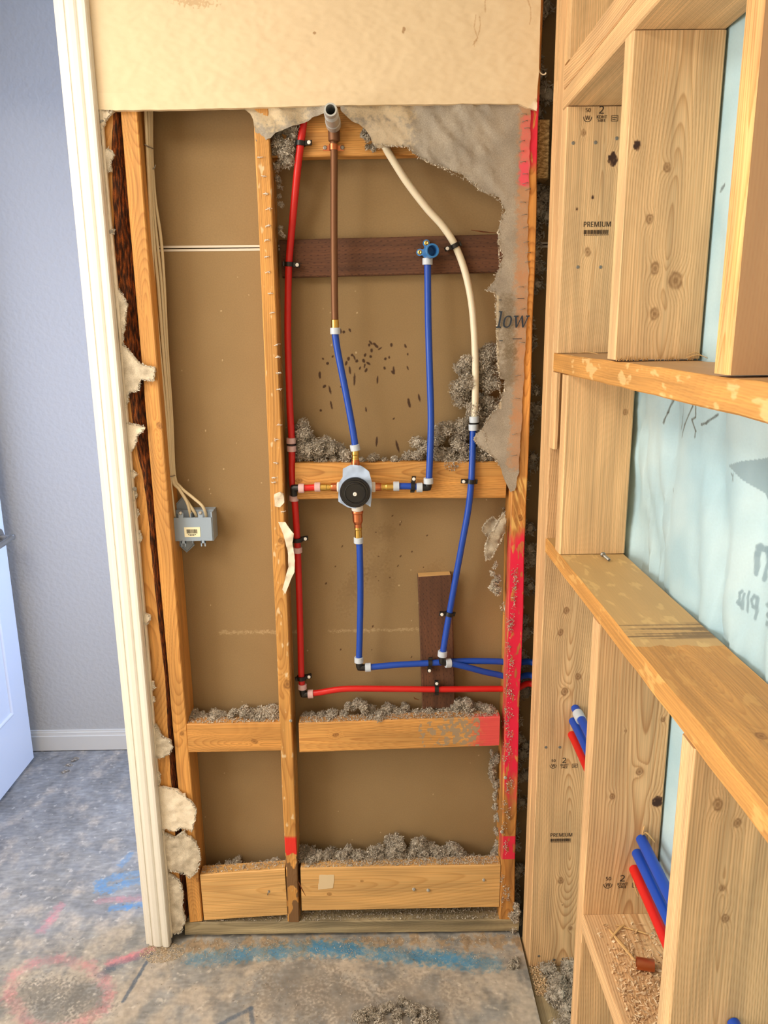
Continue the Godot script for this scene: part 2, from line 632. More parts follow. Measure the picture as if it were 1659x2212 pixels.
func materials() -> void:
	var pale := rgb(223, 187, 139)
	var pale_late := rgb(176, 128, 80)
	M.new_a = textured(timber(11, pale, pale_late, {"knots": [[0.0130, 0.3677, 0.0060, 1.0], [0.0614, 0.3371, 0.0070], [0.0403, 0.2616, 0.0070], [0.0535, 0.1876, 0.0090], [0.0873, 0.1690, 0.0130], [0.0577, 0.1180, 0.0090], [0.0936, 1.8691, 0.0100, 1.0], [0.0322, 1.9186, 0.0060], [0.0520, 1.6909, 0.0080], [0.0259, 1.7750, 0.0030, 1.0], [0.0571, 1.7969, 0.0030, 1.0], [0.0336, 1.3080, 0.0080], [0.0615, 1.2807, 0.0060], [0.0507, 1.1848, 0.0050], [0.0592, 1.1384, 0.0060]], "mid": 0.07, "deep": 0.016}))
	M.new_b = textured(timber(23, rgb(219, 181, 133), rgb(166, 114, 68), {"knots": [[0.0533, 1.7246, 0.0080], [0.0414, 1.6699, 0.0080], [0.0888, 1.5556, 0.0080], [0.0580, 1.5160, 0.0100], [0.0716, 0.9833, 0.0090], [0.0795, 0.9101, 0.0030], [0.1034, 0.8367, 0.0060], [0.0882, 0.3742, 0.0080], [0.1244, 0.4801, 0.0050], [0.1264, 0.3104, 0.0100, 1.0], [0.0404, 0.3229, 0.0060], [0.0572, 0.4581, 0.0030]], "strength": 0.8, "mid": 0.085, "deep": 0.020, "freq": 210.0}))
	M.new_c = textured(timber(37, rgb(225, 186, 136), rgb(184, 132, 80), {"knots": [[0.12, 0.9, 0.006]], "mid": -0.06, "deep": 0.03, "freq": 300.0, "strength": 0.55}))
	M.old_a = textured(timber(51, rgb(206, 148, 76), rgb(160, 102, 44), {"knots": [[0.026, 1.42, 0.008], [0.02, 0.62, 0.006], [0.03, 0.18, 0.006]], "mid": 0.02, "deep": 0.03, "w": 288}), 0.62)
	M.old_b = textured(timber(64, rgb(208, 152, 80), rgb(158, 98, 40), {"knots": [[0.045, 0.20, 0.008], [0.03, 0.36, 0.010], [0.06, 0.75, 0.006], [0.05, 1.3, 0.008]], "mid": 0.05, "deep": 0.012, "freq": 230.0, "w": 288}), 0.62)
	M.old_c = textured(timber(66, rgb(216, 170, 106), rgb(182, 128, 66), {"knots": [[0.05, 0.34, 0.006], [0.09, 0.43, 0.004]], "mid": 0.10, "deep": 0.02, "freq": 120.0, "strength": 0.5, "w": 288}), 0.65)
	M.dark = textured(timber(71, rgb(98, 62, 40), rgb(62, 38, 24), {"mid": 0.2, "deep": 0.05, "freq": 300.0, "blotch": 0.2, "w": 256, "h": 768, "long": 1.2, "paint": func(x, y):
		var gx := fmod(x * 1000.0, 9.0)
		var gy := fmod(y * 1000.0 + floorf(x * 111.0) * 7.0, 16.0)
		return [Color(0.10, 0.055, 0.04), 0.5 if gx < 1.4 and gy < 4.0 else 0.0]}), 0.8)
	M.pressure = textured(timber(83, rgb(156, 140, 108), rgb(120, 106, 78), {"mid": 0.05, "blotch": 0.3, "w": 256, "h": 512}), 0.8)
	# the right-hand old stud: sprayed fluorescent pink, rubbed off in places
	var pk: Array = [0.3296, 2.0812, 0.3336, 1.9521, 0.3257, 1.1076, 0.3367, 0.4744, 0.333, 0.3769, 0.3363, 0.2482, 0.3376, 0.1971]
	var pw: Array = [0.333, 1.2553, 0.3313, 1.1134]
	M.pink = textured(timber(91, rgb(196, 138, 70), rgb(150, 92, 40), {"w": 200, "h": 1400, "wide": 0.254, "long": 2.5, "mid": 0.02, "blotch": 0.25, "knots": [[0.02, 1.15, 0.008]], "paint": func(x, y):
		var w := nz.get_noise_2d(x * 2600, y * 900) * 0.04
		var side := 1.0 if x < 0.042 else (0.5 if x > 0.205 else 0.0)
		var cov := 0.0
		if y < pk[5] + 0.05 and y > pk[9] - 0.05:
			cov = 1.0 - smoothstep(pk[5] - 0.03, pk[5] + 0.025, y + w)
			cov *= smoothstep(pk[9] - 0.04, pk[7] + 0.06, y + nz.get_noise_2d(x * 4000, y * 700) * 0.12)
		elif y > pk[13] - 0.005 and y < pk[11] + 0.015:
			cov = 0.85
		elif y < pk[1] + 0.02 and y > pk[3] - 0.03:
			cov = 0.85 * smoothstep(pk[3] - 0.03, pk[3] + 0.02, y + w) * (1.0 - smoothstep(pk[1] - 0.02, pk[1] + 0.02, y))
		cov *= 1.0 - 0.85 * smoothstep(0.20, 0.42, nz.get_noise_2d(x * 5200 + 40, y * 1500))
		if y > pw[3] and y < pw[1] and x < 0.05:
			var fresh := smoothstep(-0.05, 0.2, nz.get_noise_2d((x + y * 0.35) * 6000, y * 500)) * smoothstep(0.0, 0.015, y - pw[3]) * smoothstep(0.0, 0.015, pw[1] - y)
			if fresh > cov: return [Color(0.90, 0.74, 0.44), fresh * 0.85]
		return [Color(0.90, 0.08, 0.28), clampf(cov * side, 0, 0.94)]}), 0.6)
	var rd: Array = [-0.2414, 0.2705, -0.2433, 0.2227]
	M.red_end = textured(timber(52, rgb(206, 150, 78), rgb(160, 102, 44), {"knots": [[0.022, 0.72, 0.012], [0.02, 1.1, 0.008]], "mid": 0.03, "deep": 0.02, "w": 256, "h": 1100, "wide": 0.254, "long": 2.5, "paint": func(x, y):
		var e := nz.get_noise_2d(x * 3000, y * 2000) * 0.012
		if y > rd[3] + e and y < rd[1] + 0.006 and (x < 0.04 or x > 0.225):
			return [Color(0.91, 0.16, 0.13), 0.92 * smoothstep(rd[1] + 0.008, rd[1] - 0.004, y)]
		if y < rd[3] - 0.01 and nz.get_noise_2d(x * 1500, y * 1200) > -0.05:
			return [Color(0.36, 0.26, 0.18), 0.7]
		return [Color(0.93, 0.88, 0.78), 0.6 * smoothstep(0.42, 0.62, nz.get_noise_2d(x * 4200 + 200, y * 1900))]}), 0.62)
	M.pink_end = textured(timber(58, rgb(206, 152, 82), rgb(156, 96, 42), {"knots": [[0.045, 0.095, 0.007]], "mid": 0.035, "deep": 0.006, "freq": 240.0, "w": 200, "h": 640, "wide": 0.32, "long": 0.6, "paint": func(x, y):
		if x > 0.10: return [Color.WHITE, 0.0]
		var s := nz.get_noise_2d(x * 5000, y * 5000)
		if y > 0.31 and y < 0.47 and s > -0.30 + absf(y - 0.42) * 5.0 + absf(x - 0.048) * 7.0 + nz.get_noise_2d(x * 14000, y * 14000) * 0.25:
			return [Color(0.60, 0.53, 0.44), 0.85]
		return [Color(0.88, 0.24, 0.30), 0.78 * smoothstep(0.42, 0.485, y + s * 0.03)]}), 0.65)
	# weathered sill: pale scraped top near the corner, amber beyond the saw line, amber front edge with rubbed paint
	M.sill = textured(timber(97, rgb(204, 150, 82), rgb(166, 108, 52), {"w": 300, "h": 1100, "wide": 0.352, "long": 1.9, "mid": 0.09, "deep": 0.02, "strength": 0.4, "knots": [[0.06, 0.92, 0.008], [0.09, 1.15, 0.009]], "paint": func(x, y):
		var s := nz.get_noise_2d(x * 2200, y * 900)
		var fine := nz.get_noise_2d(x * 9000, y * 2600)
		if x < 0.139 and y < 0.655 + s * 0.01:
			var st := nz.get_noise_2d(x * 260 + 900, y * 9000)
			var band := smoothstep(0.555, 0.575, y) * (1.0 - smoothstep(0.622, 0.634, y))
			var dirt := band * smoothstep(-0.1, 0.35, st * 0.8 + x * 3.0 - 0.05 + fine * 0.2)
			var c := Color(0.80, 0.67, 0.46).lerp(Color(0.88, 0.76, 0.52), smoothstep(0.25, 0.5, s + fine * 0.3))
			return [c.lerp(Color(0.42, 0.35, 0.26), dirt * 0.85), 0.80]
		if x > 0.312: return [Color(0.90, 0.72, 0.44), 0.6 * smoothstep(0.26, 0.46, s + fine * 0.3)]
		if x < 0.139: return [Color(0.86, 0.66, 0.38), 0.5 * smoothstep(0.30, 0.5, s + fine * 0.3)]
		return [Color.WHITE, 0.0]}), 0.6)
	M.ledge = textured(timber(98, rgb(204, 150, 82), rgb(166, 108, 50), {"w": 300, "h": 1100, "wide": 0.352, "long": 1.9, "mid": 0.09, "deep": 0.03, "strength": 0.4, "paint": func(x, y):
		var s := nz.get_noise_2d(x * 1600 + 60, y * 1100)
		if x > 0.312 or x < 0.003: return [Color(0.93, 0.80, 0.58), 0.6 * smoothstep(0.28, 0.5, s + nz.get_noise_2d(x * 9000, y * 2600) * 0.35)]
		if x < 0.139: return [Color(0.72, 0.56, 0.40), 0.8]
		return [Color.WHITE, 0.0]}), 0.6)
	M.edge_old = textured(timber(99, rgb(226, 180, 118), rgb(196, 120, 56), {"w": 300, "h": 900, "mid": 0.33, "deep": 0.006, "freq": 260.0, "blotch": 0.2, "paint": func(x, _y): return [Color(0.77, 0.60, 0.45), 0.85 if x < 0.141 else 0.0]}), 0.65)
	M.bark = textured(ImageTexture.create_from_image(mottled(5, 160, 1400, rgb(46, 24, 12), rgb(160, 84, 30), 4.0, 0.5, 1.4)), 0.95)
	M.bark.normal_enabled = true
	M.bark.normal_texture = relief_texture(9, 256, 0.05, 4, 9.0)
	M.splinter = mat(rgb(214, 172, 112), 0.8)
	M.loose = mat(Color.WHITE, 0.95)
	M.loose.vertex_color_use_as_albedo = true
	# paper-faced back of the far drywall, with dried splashes
	var im := mottled(31, 760, 1340, rgb(144, 118, 80), rgb(150, 124, 86), 0.35, 0.05)
	var splash: Array = [-0.0492, 1.5335, 0.0072, 1.5328, -0.1334, 1.5456, 0.0469, 1.5545, 0.0029, 1.3796, 0.0546, 1.3673, 0.0838, 1.4746, -0.06, 1.5558, 0.1089, 1.4867, -0.1096, 1.5085, -0.1072, 1.4724, -0.1337, 1.4592, -0.0686, 1.5725, -0.0536, 1.5921, -0.0351, 1.561, -0.0088, 1.5883, -0.0118, 1.6157, 0.0049, 1.6133, 0.0138, 1.6067, 0.027, 1.5824, 0.036, 1.5856, -0.0238, 1.5664, -0.0147, 1.5718, -0.0427, 1.5777, -0.0481, 1.5854, -0.0627, 1.5834, -0.0222, 1.5917, -0.0083, 1.6211, 0.0418, 1.6151, 0.0754, 1.6125, 0.0809, 1.5928, -0.0956, 1.6112, -0.1007, 1.5893, -0.1135, 1.573, -0.1244, 1.5841, -0.0802, 1.6491, -0.0725, 1.6468, -0.0579, 1.651, -0.0206, 1.5553, -0.0258, 1.5775, -0.0064, 1.6025, 0.0005, 1.6177, 0.0808, 1.5597, 0.0446, 1.549, 0.0245, 1.5603, -0.0222, 1.4601, 0.046, 1.4365, -0.1229, 1.5176, -0.08, 1.5171]
	var sp := V2(splash)
	for i in sp.size():
		var q := Vector2((sp[i].x + 0.62) / 1.04 * 760, (1.84 - sp[i].y) / 1.84 * 1340)
		var tall := i < 11
		spot(im, q.x, q.y, rng.randf_range(1.3, 2.6), rng.randf_range(6.0, 13.0) if tall else rng.randf_range(2.0, 5.0), rng.randf_range(-0.3, 0.3) if tall else rng.randf_range(-1.2, 1.2), rgb(62, 40, 24), 0.92, 0.25)
	for i in 26:
		spot(im, rng.randf_range(330, 560), rng.randf_range(470, 760), rng.randf_range(0.9, 1.6), rng.randf_range(1.0, 3.0), rng.randf(), rgb(70, 46, 28), 0.8, 0.2)
	for i in 7:   # smudges
		spot(im, rng.randf_range(350, 560), rng.randf_range(420, 640), rng.randf_range(12, 34), rng.randf_range(12, 40), rng.randf(), rgb(108, 82, 52), 0.14, 0.9)
	for i in 90:  # plaster scuffs
		spot(im, rng.randf_range(40, 730), rng.randf_range(40, 1300), rng.randf_range(0.7, 1.5), rng.randf_range(0.8, 2.2), rng.randf(), rgb(214, 190, 152), 0.7, 0.5)
	stroke(im, V2([150, 700, 300, 702]), 3.0, rgb(206, 182, 142), 0.5, 0.8, 1.6)
	stroke(im, V2([360, 702, 560, 700]), 2.5, rgb(206, 182, 142), 0.5, 0.8, 1.8)
	M.paper = textured(ImageTexture.create_from_image(im), 0.9)
	M.paper_plain = textured(ImageTexture.create_from_image(mottled(33, 512, 512, rgb(144, 118, 80), rgb(150, 124, 86), 0.5, 0.05)), 0.9)
	M.gypsum = mat(rgb(222, 212, 196), 0.95)
	# cream painted drywall with knockdown relief and a smudge
	im = mottled(35, 900, 560, rgb(230, 209, 173), rgb(226, 204, 168), 0.4, 0.015)
	spot(im, 262, 395, 34, 8, 0.1, rgb(176, 140, 96), 0.40, 1.3)
	spot(im, 645, 448, 3, 6, 0.2, rgb(150, 110, 70), 0.6, 0.5)
	spot(im, 480, 452, 3, 3, 0.2, rgb(150, 110, 70), 0.6, 0.5)
	spot(im, 548, 360, 4, 2, 0.2, rgb(150, 100, 70), 0.5, 0.5)
	var pen := PackedVector2Array()
	var pv := V2([-0.5026, 2.1136, -0.4964, 2.1171, -0.4929, 2.1126, -0.4867, 2.1162, -0.4811, 2.1125, -0.4748, 2.1179, -0.4713, 2.1124, -0.4631, 2.116, -0.4575, 2.1123, -0.4495, 2.115, -0.4418, 2.1131])
	for q in pv:
		pen.append(Vector2((q.x + 0.66) / 1.02 * 900, (2.72 - q.y) / 0.58 * 560))
	stroke(im, pen, 1.2, rgb(150, 136, 190), 0.5, 0.5, 0.8)
	for i in 14:
		var c0 := Vector2(rng.randf_range(700, 890), rng.randf_range(250, 470))
		var line := PackedVector2Array([c0])
		for k in 4:
			c0 += Vector2(rng.randf_range(-8, 10), rng.randf_range(4, 22))
			line.append(c0)
		stroke(im, line, 1.0, rgb(190, 154, 112), 0.55, 0.5, 0.8)
	M.cream = textured(ImageTexture.create_from_image(im), 0.75)
	M.cream.normal_enabled = true
	M.cream.normal_texture = relief_texture(17, 512, 0.045, 2, 9.0)
	M.cream.normal_scale = 0.10
	M.wall_plain = mat(rgb(234, 222, 202), 0.8)
	M.ceiling = mat(rgb(236, 230, 220), 0.9)
	M.hall_paint = mat(rgb(196, 193, 186), 0.75)
	M.hall_paint.normal_enabled = true
	M.hall_paint.normal_texture = relief_texture(18, 512, 0.03, 2, 4.0)
	M.hall_paint.uv1_triplanar = true
	M.hall_paint.uv1_scale = Vector3(3, 3, 3)
	M.hall_paint.normal_scale = 0.3
	M.trim = mat(rgb(230, 225, 213), 0.45)
	M.door = mat(rgb(236, 238, 242), 0.4)
	M.steel = mat(rgb(170, 168, 162), 0.35, 0.9)
	M.dull_steel = mat(rgb(150, 146, 138), 0.5, 0.8)
	M.chrome = mat(rgb(196, 200, 200), 0.4, 0.5)
	M.red_pipe = mat(rgb(206, 28, 24), 0.38)
	M.blue_pipe = mat(rgb(22, 72, 176), 0.38)
	M.white_pipe = mat(rgb(226, 216, 192), 0.35)
	M.white_pipe.subsurf_scatter_enabled = true
	M.white_pipe.subsurf_scatter_strength = 0.15
	M.ring_clear = mat(rgb(196, 206, 218), 0.35)
	M.ring_pink = mat(rgb(214, 178, 176), 0.35)
	M.black = mat(rgb(20, 20, 21), 0.38)
	M.copper = mat(rgb(206, 128, 88), 0.34, 1.0)
	M.old_copper = mat(rgb(122, 84, 58), 0.5, 0.6)
	M.brass = mat(rgb(214, 178, 96), 0.3, 1.0)
	M.solder = mat(rgb(216, 206, 190), 0.4, 0.8)
	M.tape = mat(rgb(236, 232, 224), 0.6)
	M.film = mat(rgb(182, 202, 232), 0.3)
	M.blue_fitting = mat(rgb(52, 122, 190), 0.35)
	M.pale_blue = mat(rgb(150, 166, 182), 0.5)
	M.cable = mat(rgb(222, 204, 166), 0.45)
	M.sticker = mat(rgb(240, 232, 196), 0.6)
	M.ink = mat(rgb(40, 34, 30), 0.9)
	M.ink_blue = mat(rgb(44, 54, 66), 0.9)
	M.paper_white = mat(rgb(236, 224, 200), 0.9)
	M.osb = textured(ImageTexture.create_from_image(mottled(77, 128, 256, rgb(120, 92, 54), rgb(190, 160, 108), 12.0, 0.4, 0.4)), 0.95)
	M.torn = textured(ImageTexture.create_from_image(mottled(78, 256, 256, rgb(222, 206, 180), rgb(236, 222, 198), 4.0, 0.10)), 0.95)
	M.torn_grey = textured(ImageTexture.create_from_image(mottled(79, 256, 256, rgb(176, 162, 140), rgb(212, 198, 174), 3.0, 0.14)), 0.95)
	M.scrap = textured(ImageTexture.create_from_image(mottled(80, 256, 256, rgb(158, 144, 124), rgb(182, 168, 146), 3.0, 0.16)), 0.92)
	M.glass = mat(Color(0.9, 0.95, 1.0, 0.12), 0.05)
	M.glass.transparency = BaseMaterial3D.TRANSPARENCY_ALPHA
	M.lamp_face = mat(rgb(255, 244, 226), 0.6)
	M.lamp_face.emission_enabled = true
	M.lamp_face.emission = rgb(255, 240, 216)
	M.lamp_face.emission_energy_multiplier = 1.0

func plane_uv(g: Geo, a: Vector3, b: Vector3, d: Vector3, e: Vector3, outward: Vector3) -> void:
	g.quad(a, b, d, e, outward, Vector2(0, 1), Vector2(1, 1), Vector2(1, 0), Vector2(0, 0))

# A slab whose front (+z) carries a picture
func panel_z(g: Geo, x0: float, x1: float, y0: float, y1: float, z0: float, z1: float) -> void:
	plane_uv(g, Vector3(x0, y0, z1), Vector3(x1, y0, z1), Vector3(x1, y1, z1), Vector3(x0, y1, z1), Vector3(0, 0, 1))
	plane_uv(g, Vector3(x0, y0, z0), Vector3(x1, y0, z0), Vector3(x1, y1, z0), Vector3(x0, y1, z0), Vector3(0, 0, -1))
	g.quad(Vector3(x0, y0, z0), Vector3(x1, y0, z0), Vector3(x1, y0, z1), Vector3(x0, y0, z1), Vector3(0, -1, 0))
	g.quad(Vector3(x0, y1, z0), Vector3(x1, y1, z0), Vector3(x1, y1, z1), Vector3(x0, y1, z1), Vector3(0, 1, 0))
	g.quad(Vector3(x0, y0, z0), Vector3(x0, y1, z0), Vector3(x0, y1, z1), Vector3(x0, y0, z1), Vector3(-1, 0, 0))
	g.quad(Vector3(x1, y0, z0), Vector3(x1, y1, z0), Vector3(x1, y1, z1), Vector3(x1, y0, z1), Vector3(1, 0, 0))

func slab(called: String, lo: Vector3, hi: Vector3, m: Material, label := "") -> MeshInstance3D:
	var g := Geo.new()
	g.box((lo + hi) * 0.5, hi - lo, 0.0005)
	return structure(g, called, m, label)

func floor_picture() -> ImageTexture:
	# covers x -1.75..0.60, z -1.10..0.62
	var w := 1440
	var h := 1054
	var n := FastNoiseLite.new()
	n.seed = 404
	n.frequency = 0.01
	n.fractal_octaves = 5
	var fine := FastNoiseLite.new()
	fine.seed = 405
	fine.frequency = 0.08
	fine.fractal_octaves = 3
	var data := PackedByteArray()
	data.resize(w * h * 3)
	var p := 0
	for j in h:
		var z := -1.10 + 1.72 * j / h
		for i in w:
			var x := -1.75 + 2.35 * i / w
			var a := n.get_noise_2d(i * 0.8, j * 0.8)
			var b := n.get_noise_2d(i * 3.0 + 400, j * 1.5 + 90)
			var f := fine.get_noise_2d(i, j)
			var trowel := fine.get_noise_2d(i * 0.35 + j * 0.2, j * 1.2)
			var v := 0.57 + a * 0.07 + b * 0.06 + f * 0.03 + trowel * 0.07
			var c := Vector3(v * 1.0, v * 0.985, v * 0.955)
			# plaster dust, lying thicker in this room than in the hall
			var lie := n.get_noise_2d(i * 1.3 + 1000, j * 1.3) * 1.1 + b * 0.4 + smoothstep(-0.25, 0.10, z) * 0.50 + smoothstep(-0.2, 0.3, x) * 0.12 - 0.36
			var dust := smoothstep(-0.35, 0.60, lie + f * 0.16)
			c = c.lerp(Vector3(0.77, 0.71, 0.635) * (0.96 + f * 0.10), dust * 0.75)
			var scrape := smoothstep(0.38, 0.62, n.get_noise_2d(i * 4.0 - 300, j * 4.0 + 50) + f * 0.25)
			c = c.lerp(Vector3(0.86, 0.82, 0.76), scrape * 0.5)
			var swept := smoothstep(0.0, 0.5, 0.55 - absf(z - 0.02) / 0.045 + b * 1.2 + f * 0.6) * smoothstep(-0.64, -0.60, x)
			c = c.lerp(Vector3(0.60, 0.50, 0.38) * (1.0 + f * 0.25), swept * 0.75)
			data[p] = int(clampf(c.x, 0, 1) * 255)
			data[p + 1] = int(clampf(c.y, 0, 1) * 255)
			data[p + 2] = int(clampf(c.z, 0, 1) * 255)
			p += 3
	var im := Image.create_from_data(w, h, false, Image.FORMAT_RGB8, data)
	var to := func(f: Array) -> PackedVector2Array:
		var r := PackedVector2Array()
		for k in range(0, f.size(), 2):
			r.append(Vector2((f[k] + 1.75) / 2.35 * w, (f[k + 1] + 1.10) / 1.72 * h))
		return r
	var pink := rgb(222, 132, 140)
	var blue := rgb(62, 128, 172)
	var navy := rgb(84, 96, 112)
	# the dark patch inside the sprayed ring and other old stains
	for s in to.call([-0.8602, 0.1619, -0.7889, 0.1777, -0.9079, 0.1749, -0.7432, 0.2065, -0.8199, 0.2182]):
		spot(im, s.x, s.y, 34, 26, 0.2, rgb(118, 114, 108), 0.45, 1.2)
	for s in to.call([-0.2138, 0.1341, -0.126, 0.1936, -0.2424, 0.2047, -0.0777, 0.2357, 0.0859, 0.1986]):
		spot(im, s.x, s.y, 60, 34, 0.1, rgb(134, 126, 116), 0.45, 1.2)
	stroke(im, to.call([-0.958, 0.1737, -0.9735, 0.1082, -0.9408, 0.0709, -0.872, 0.057, -0.7879, 0.0824, -0.7227, 0.1364, -0.6986, 0.1799, -0.7011, 0.221, -0.7378, 0.2531, -0.7961, 0.2774, -0.8696, 0.263, -0.958, 0.1737]), 9.0, pink, 0.28, 0.8, 1.0)
	stroke(im, to.call([-0.7282, 0.0762, -0.6841, 0.0585, -0.6385, 0.0342]), 8.0, pink, 0.75, 0.6, 0.6)
	stroke(im, to.call([-0.9667, -0.044, -0.9557, -0.0875, -0.9507, -0.1424]), 7.0, pink, 0.45, 0.7, 1.0)
	stroke(im, to.call([-0.8403, -0.1584, -0.7797, -0.1625, -0.7086, -0.1645]), 7.0, pink, 0.35, 0.7, 1.0)
	stroke(im, to.call([-0.7583, -0.2763, -0.8184, -0.2612, -0.8634, -0.2377, -0.8586, -0.2114, -0.8276, -0.2027, -0.787, -0.2296, -0.7346, -0.2445]), 9.0, rgb(104, 150, 192), 0.55, 0.7, 1.1)
	stroke(im, to.call([-0.8253, -0.3143, -0.8144, -0.3649]), 7.0, rgb(84, 146, 206), 0.4, 0.7, 1.0)
	stroke(im, to.call([-0.7934, -0.1289, -0.7494, -0.1315, -0.702, -0.1415]), 7.0, rgb(86, 142, 200), 0.6, 0.6, 1.0)
	stroke(im, to.call([-0.5073, 0.066, -0.3842, 0.0565, -0.2848, 0.0478, -0.1721, 0.0361, -0.083, 0.0448, 0.0053, 0.0661, 0.0926, 0.0746, 0.1666, 0.0858, 0.2275, 0.0966, 0.2945, 0.1044]), 13.0, blue, 0.55, 0.9, 1.1)
	stroke(im, to.call([-0.1719, 0.0394, -0.0829, 0.048]), 13.0, rgb(58, 132, 182), 0.6, 0.8, 0.8)
	stroke(im, to.call([0.1051, 0.0749, 0.1855, 0.0832]), 12.0, rgb(58, 132, 182), 0.5, 0.8, 0.8)
	stroke(im, to.call([-0.6282, 0.0441, -0.642, 0.1162, -0.6577, 0.1975]), 3.0, navy, 0.8, 0.5, 0.5)
	stroke(im, to.call([-0.6491, 0.0499, -0.7231, 0.0916, -0.7462, 0.1137]), 7.0, navy, 0.45, 0.6, 0.9)
	stroke(im, to.call([-0.404, 0.2738, -0.3313, 0.227, -0.318, 0.2758]), 3.5, navy, 0.7, 0.6, 0.6)
	for i in 140:
		var q: Vector2 = to.call([rng.randf_range(-1.7, 0.4), rng.randf_range(-0.9, 0.5)])[0]
		spot(im, q.x, q.y, rng.randf_range(0.8, 2.0), rng.randf_range(0.8, 2.6), rng.randf() * 3.0, rgb(100, 90, 80), 0.6, 0.6)
	return ImageTexture.create_from_image(im)

func room() -> void:
	# floor: concrete slab, its seen part carries the marks
	var g := Geo.new()
	var x0 := -1.75
	var x1 := 0.383
	g.quad(Vector3(x0, 0, -1.10), Vector3(x1, 0, -1.10), Vector3(x1, 0, 0.62), Vector3(x0, 0, 0.62), Vector3.UP, Vector2(0, 0), Vector2(0.9077, 0), Vector2(0.9077, 1), Vector2(0, 1))
	g.quad(Vector3(x0, -0.12, -1.10), Vector3(x1, -0.12, -1.10), Vector3(x1, -0.12, 0.62), Vector3(x0, -0.12, 0.62), Vector3.DOWN)
	g.quad(Vector3(x1, -0.12, -1.10), Vector3(x1, 0, -1.10), Vector3(x1, 0, 0.62), Vector3(x1, -0.12, 0.62), Vector3.RIGHT, Vector2(0.9, 0), Vector2(0.9, 0), Vector2(0.9, 1), Vector2(0.9, 1))
	var fm := textured(floor_picture(), 0.85)
	fm.normal_enabled = true
	fm.normal_texture = relief_texture(44, 512, 0.03, 4, 5.0)
	fm.normal_scale = 0.5
	structure(g, "floor", fm)
	var cm := mat(rgb(190, 178, 162), 0.9)
	slab("floor", Vector3(-2.45, -0.12, 0.62), Vector3(0.383, 0.0, 3.5), cm)
	slab("floor", Vector3(-2.45, -0.12, -1.10), Vector3(-1.75, 0.0, 0.62), cm)
	slab("ceiling", Vector3(-2.45, 2.70, -1.2), Vector3(0.75, 2.80, 3.5), M.ceiling)
	# the room's own walls outside the picture
	slab("wall_left", Vector3(-2.45, 0, 0), Vector3(-2.35, 0.9, 3.5), M.wall_plain)
	slab("wall_left", Vector3(-2.45, 2.2, 0), Vector3(-2.35, 2.7, 3.5), M.wall_plain)
	slab("wall_left", Vector3(-2.45, 0.9, 0), Vector3(-2.35, 2.2, 0.8), M.wall_plain)
	slab("wall_left", Vector3(-2.45, 0.9, 2.3), Vector3(-2.35, 2.2, 3.5), M.wall_plain)
	slab("window_2", Vector3(-2.42, 0.9, 0.8), Vector3(-2.414, 2.2, 2.3), M.glass)
	slab("wall_front", Vector3(-2.45, 0, 3.4), Vector3(0.75, 2.7, 3.5), M.wall_plain)
	slab("wall_back", Vector3(-2.45, 0, -0.10), Vector3(-1.46, 2.7, 0.0127), M.wall_plain)
	slab("wall_back", Vector3(-1.46, 2.50, -0.10), Vector3(-0.66, 2.7, 0.0127), M.wall_plain)
	# hall beyond the doorway
	slab("wall_hall", Vector3(-2.45, 0, -1.13), Vector3(0.5, 2.7, -1.016), M.hall_paint, "")
	slab("wall_hall_end", Vector3(-2.45, 0, -1.02), Vector3(-2.35, 2.7, 0), M.hall_paint)
	slab("wall_hall_side", Vector3(-0.64, 0, -0.118), Vector3(0.40, 2.7, -0.1025), M.hall_paint)
	slab("wall_window", Vector3(0.40, -0.1, -1.02), Vector3(0.50, 0.85, -0.10), M.hall_paint)
	slab("wall_window", Vector3(0.40, 2.05, -1.02), Vector3(0.50, 2.7, -0.10), M.hall_paint)
	slab("wall_window", Vector3(0.40, 0.85, -1.02), Vector3(0.50, 2.05, -0.91), M.hall_paint)
	slab("wall_window", Vector3(0.40, 0.85, -0.25), Vector3(0.50, 2.05, -0.10), M.hall_paint)
	slab("window_1", Vector3(0.45, 0.85, -0.91), Vector3(0.456, 2.05, -0.25), M.glass)
	g = Geo.new()
	for s in [[0.0, 0.062, 0.015], [0.062, 0.076, 0.010], [0.076, 0.084, 0.006]]:
		g.box(Vector3(-0.975, 0.004 + (s[0] + s[1]) * 0.5, -1.016 + s[2] * 0.5), Vector3(2.75, s[1] - s[0], s[2]), 0.003)
	structure(g, "baseboard_hall", M.trim)
	# drywall sheet left above the cut-out, with its ragged lower and right edges
	g = Geo.new()
	var cut := V2([-0.5914, 2.1089, -0.5425, 2.1067, -0.395, 2.1074, -0.2373, 2.1097, -0.0992, 2.1123, 0.0588, 2.1129, 0.1973, 2.1136, 0.3163, 2.1127, 0.3364, 2.1044, 0.3544, 2.1007, 0.3557, 2.1205, 0.3569, 2.1697, 0.3573, 2.2401, 0.3549, 2.41, -0.5704, 2.4151])
	var tall := PackedVector2Array()
	for q in cut:
		tall.append(Vector2(q.x, 2.7 if q.y > 2.40 else q.y))
	tall[tall.size() - 1].x = -0.64
	sheet(g, tall, 0.0127, 0.0125, 0.03, 0.0012, func(_x, _y): return 0.0, Vector2(-0.66, 2.14), Vector2(0.36, 2.72))
	structure(g, "wall_back", M.cream)
	# exterior side behind the house wrap
	slab("wall_right", Vector3(0.60, -0.12, -0.5), Vector3(0.75, 2.7, 3.5), M.paper_plain)
	slab("wall_right", Vector3(0.39, -0.1, 2.0), Vector3(0.60, 2.7, 3.5), M.wall_plain)
	slab("wall_cavity", Vector3(0.34, -0.12, -0.10), Vector3(0.40, 2.7, -0.097), M.paper_plain)
	slab("wall_cavity", Vector3(0.50, -0.12, -0.5), Vector3(0.60, 2.7, -0.40), M.paper_plain)
	slab("floor", Vector3(0.383, -0.14, -1.1), Vector3(0.75, -0.06, 3.5), cm)
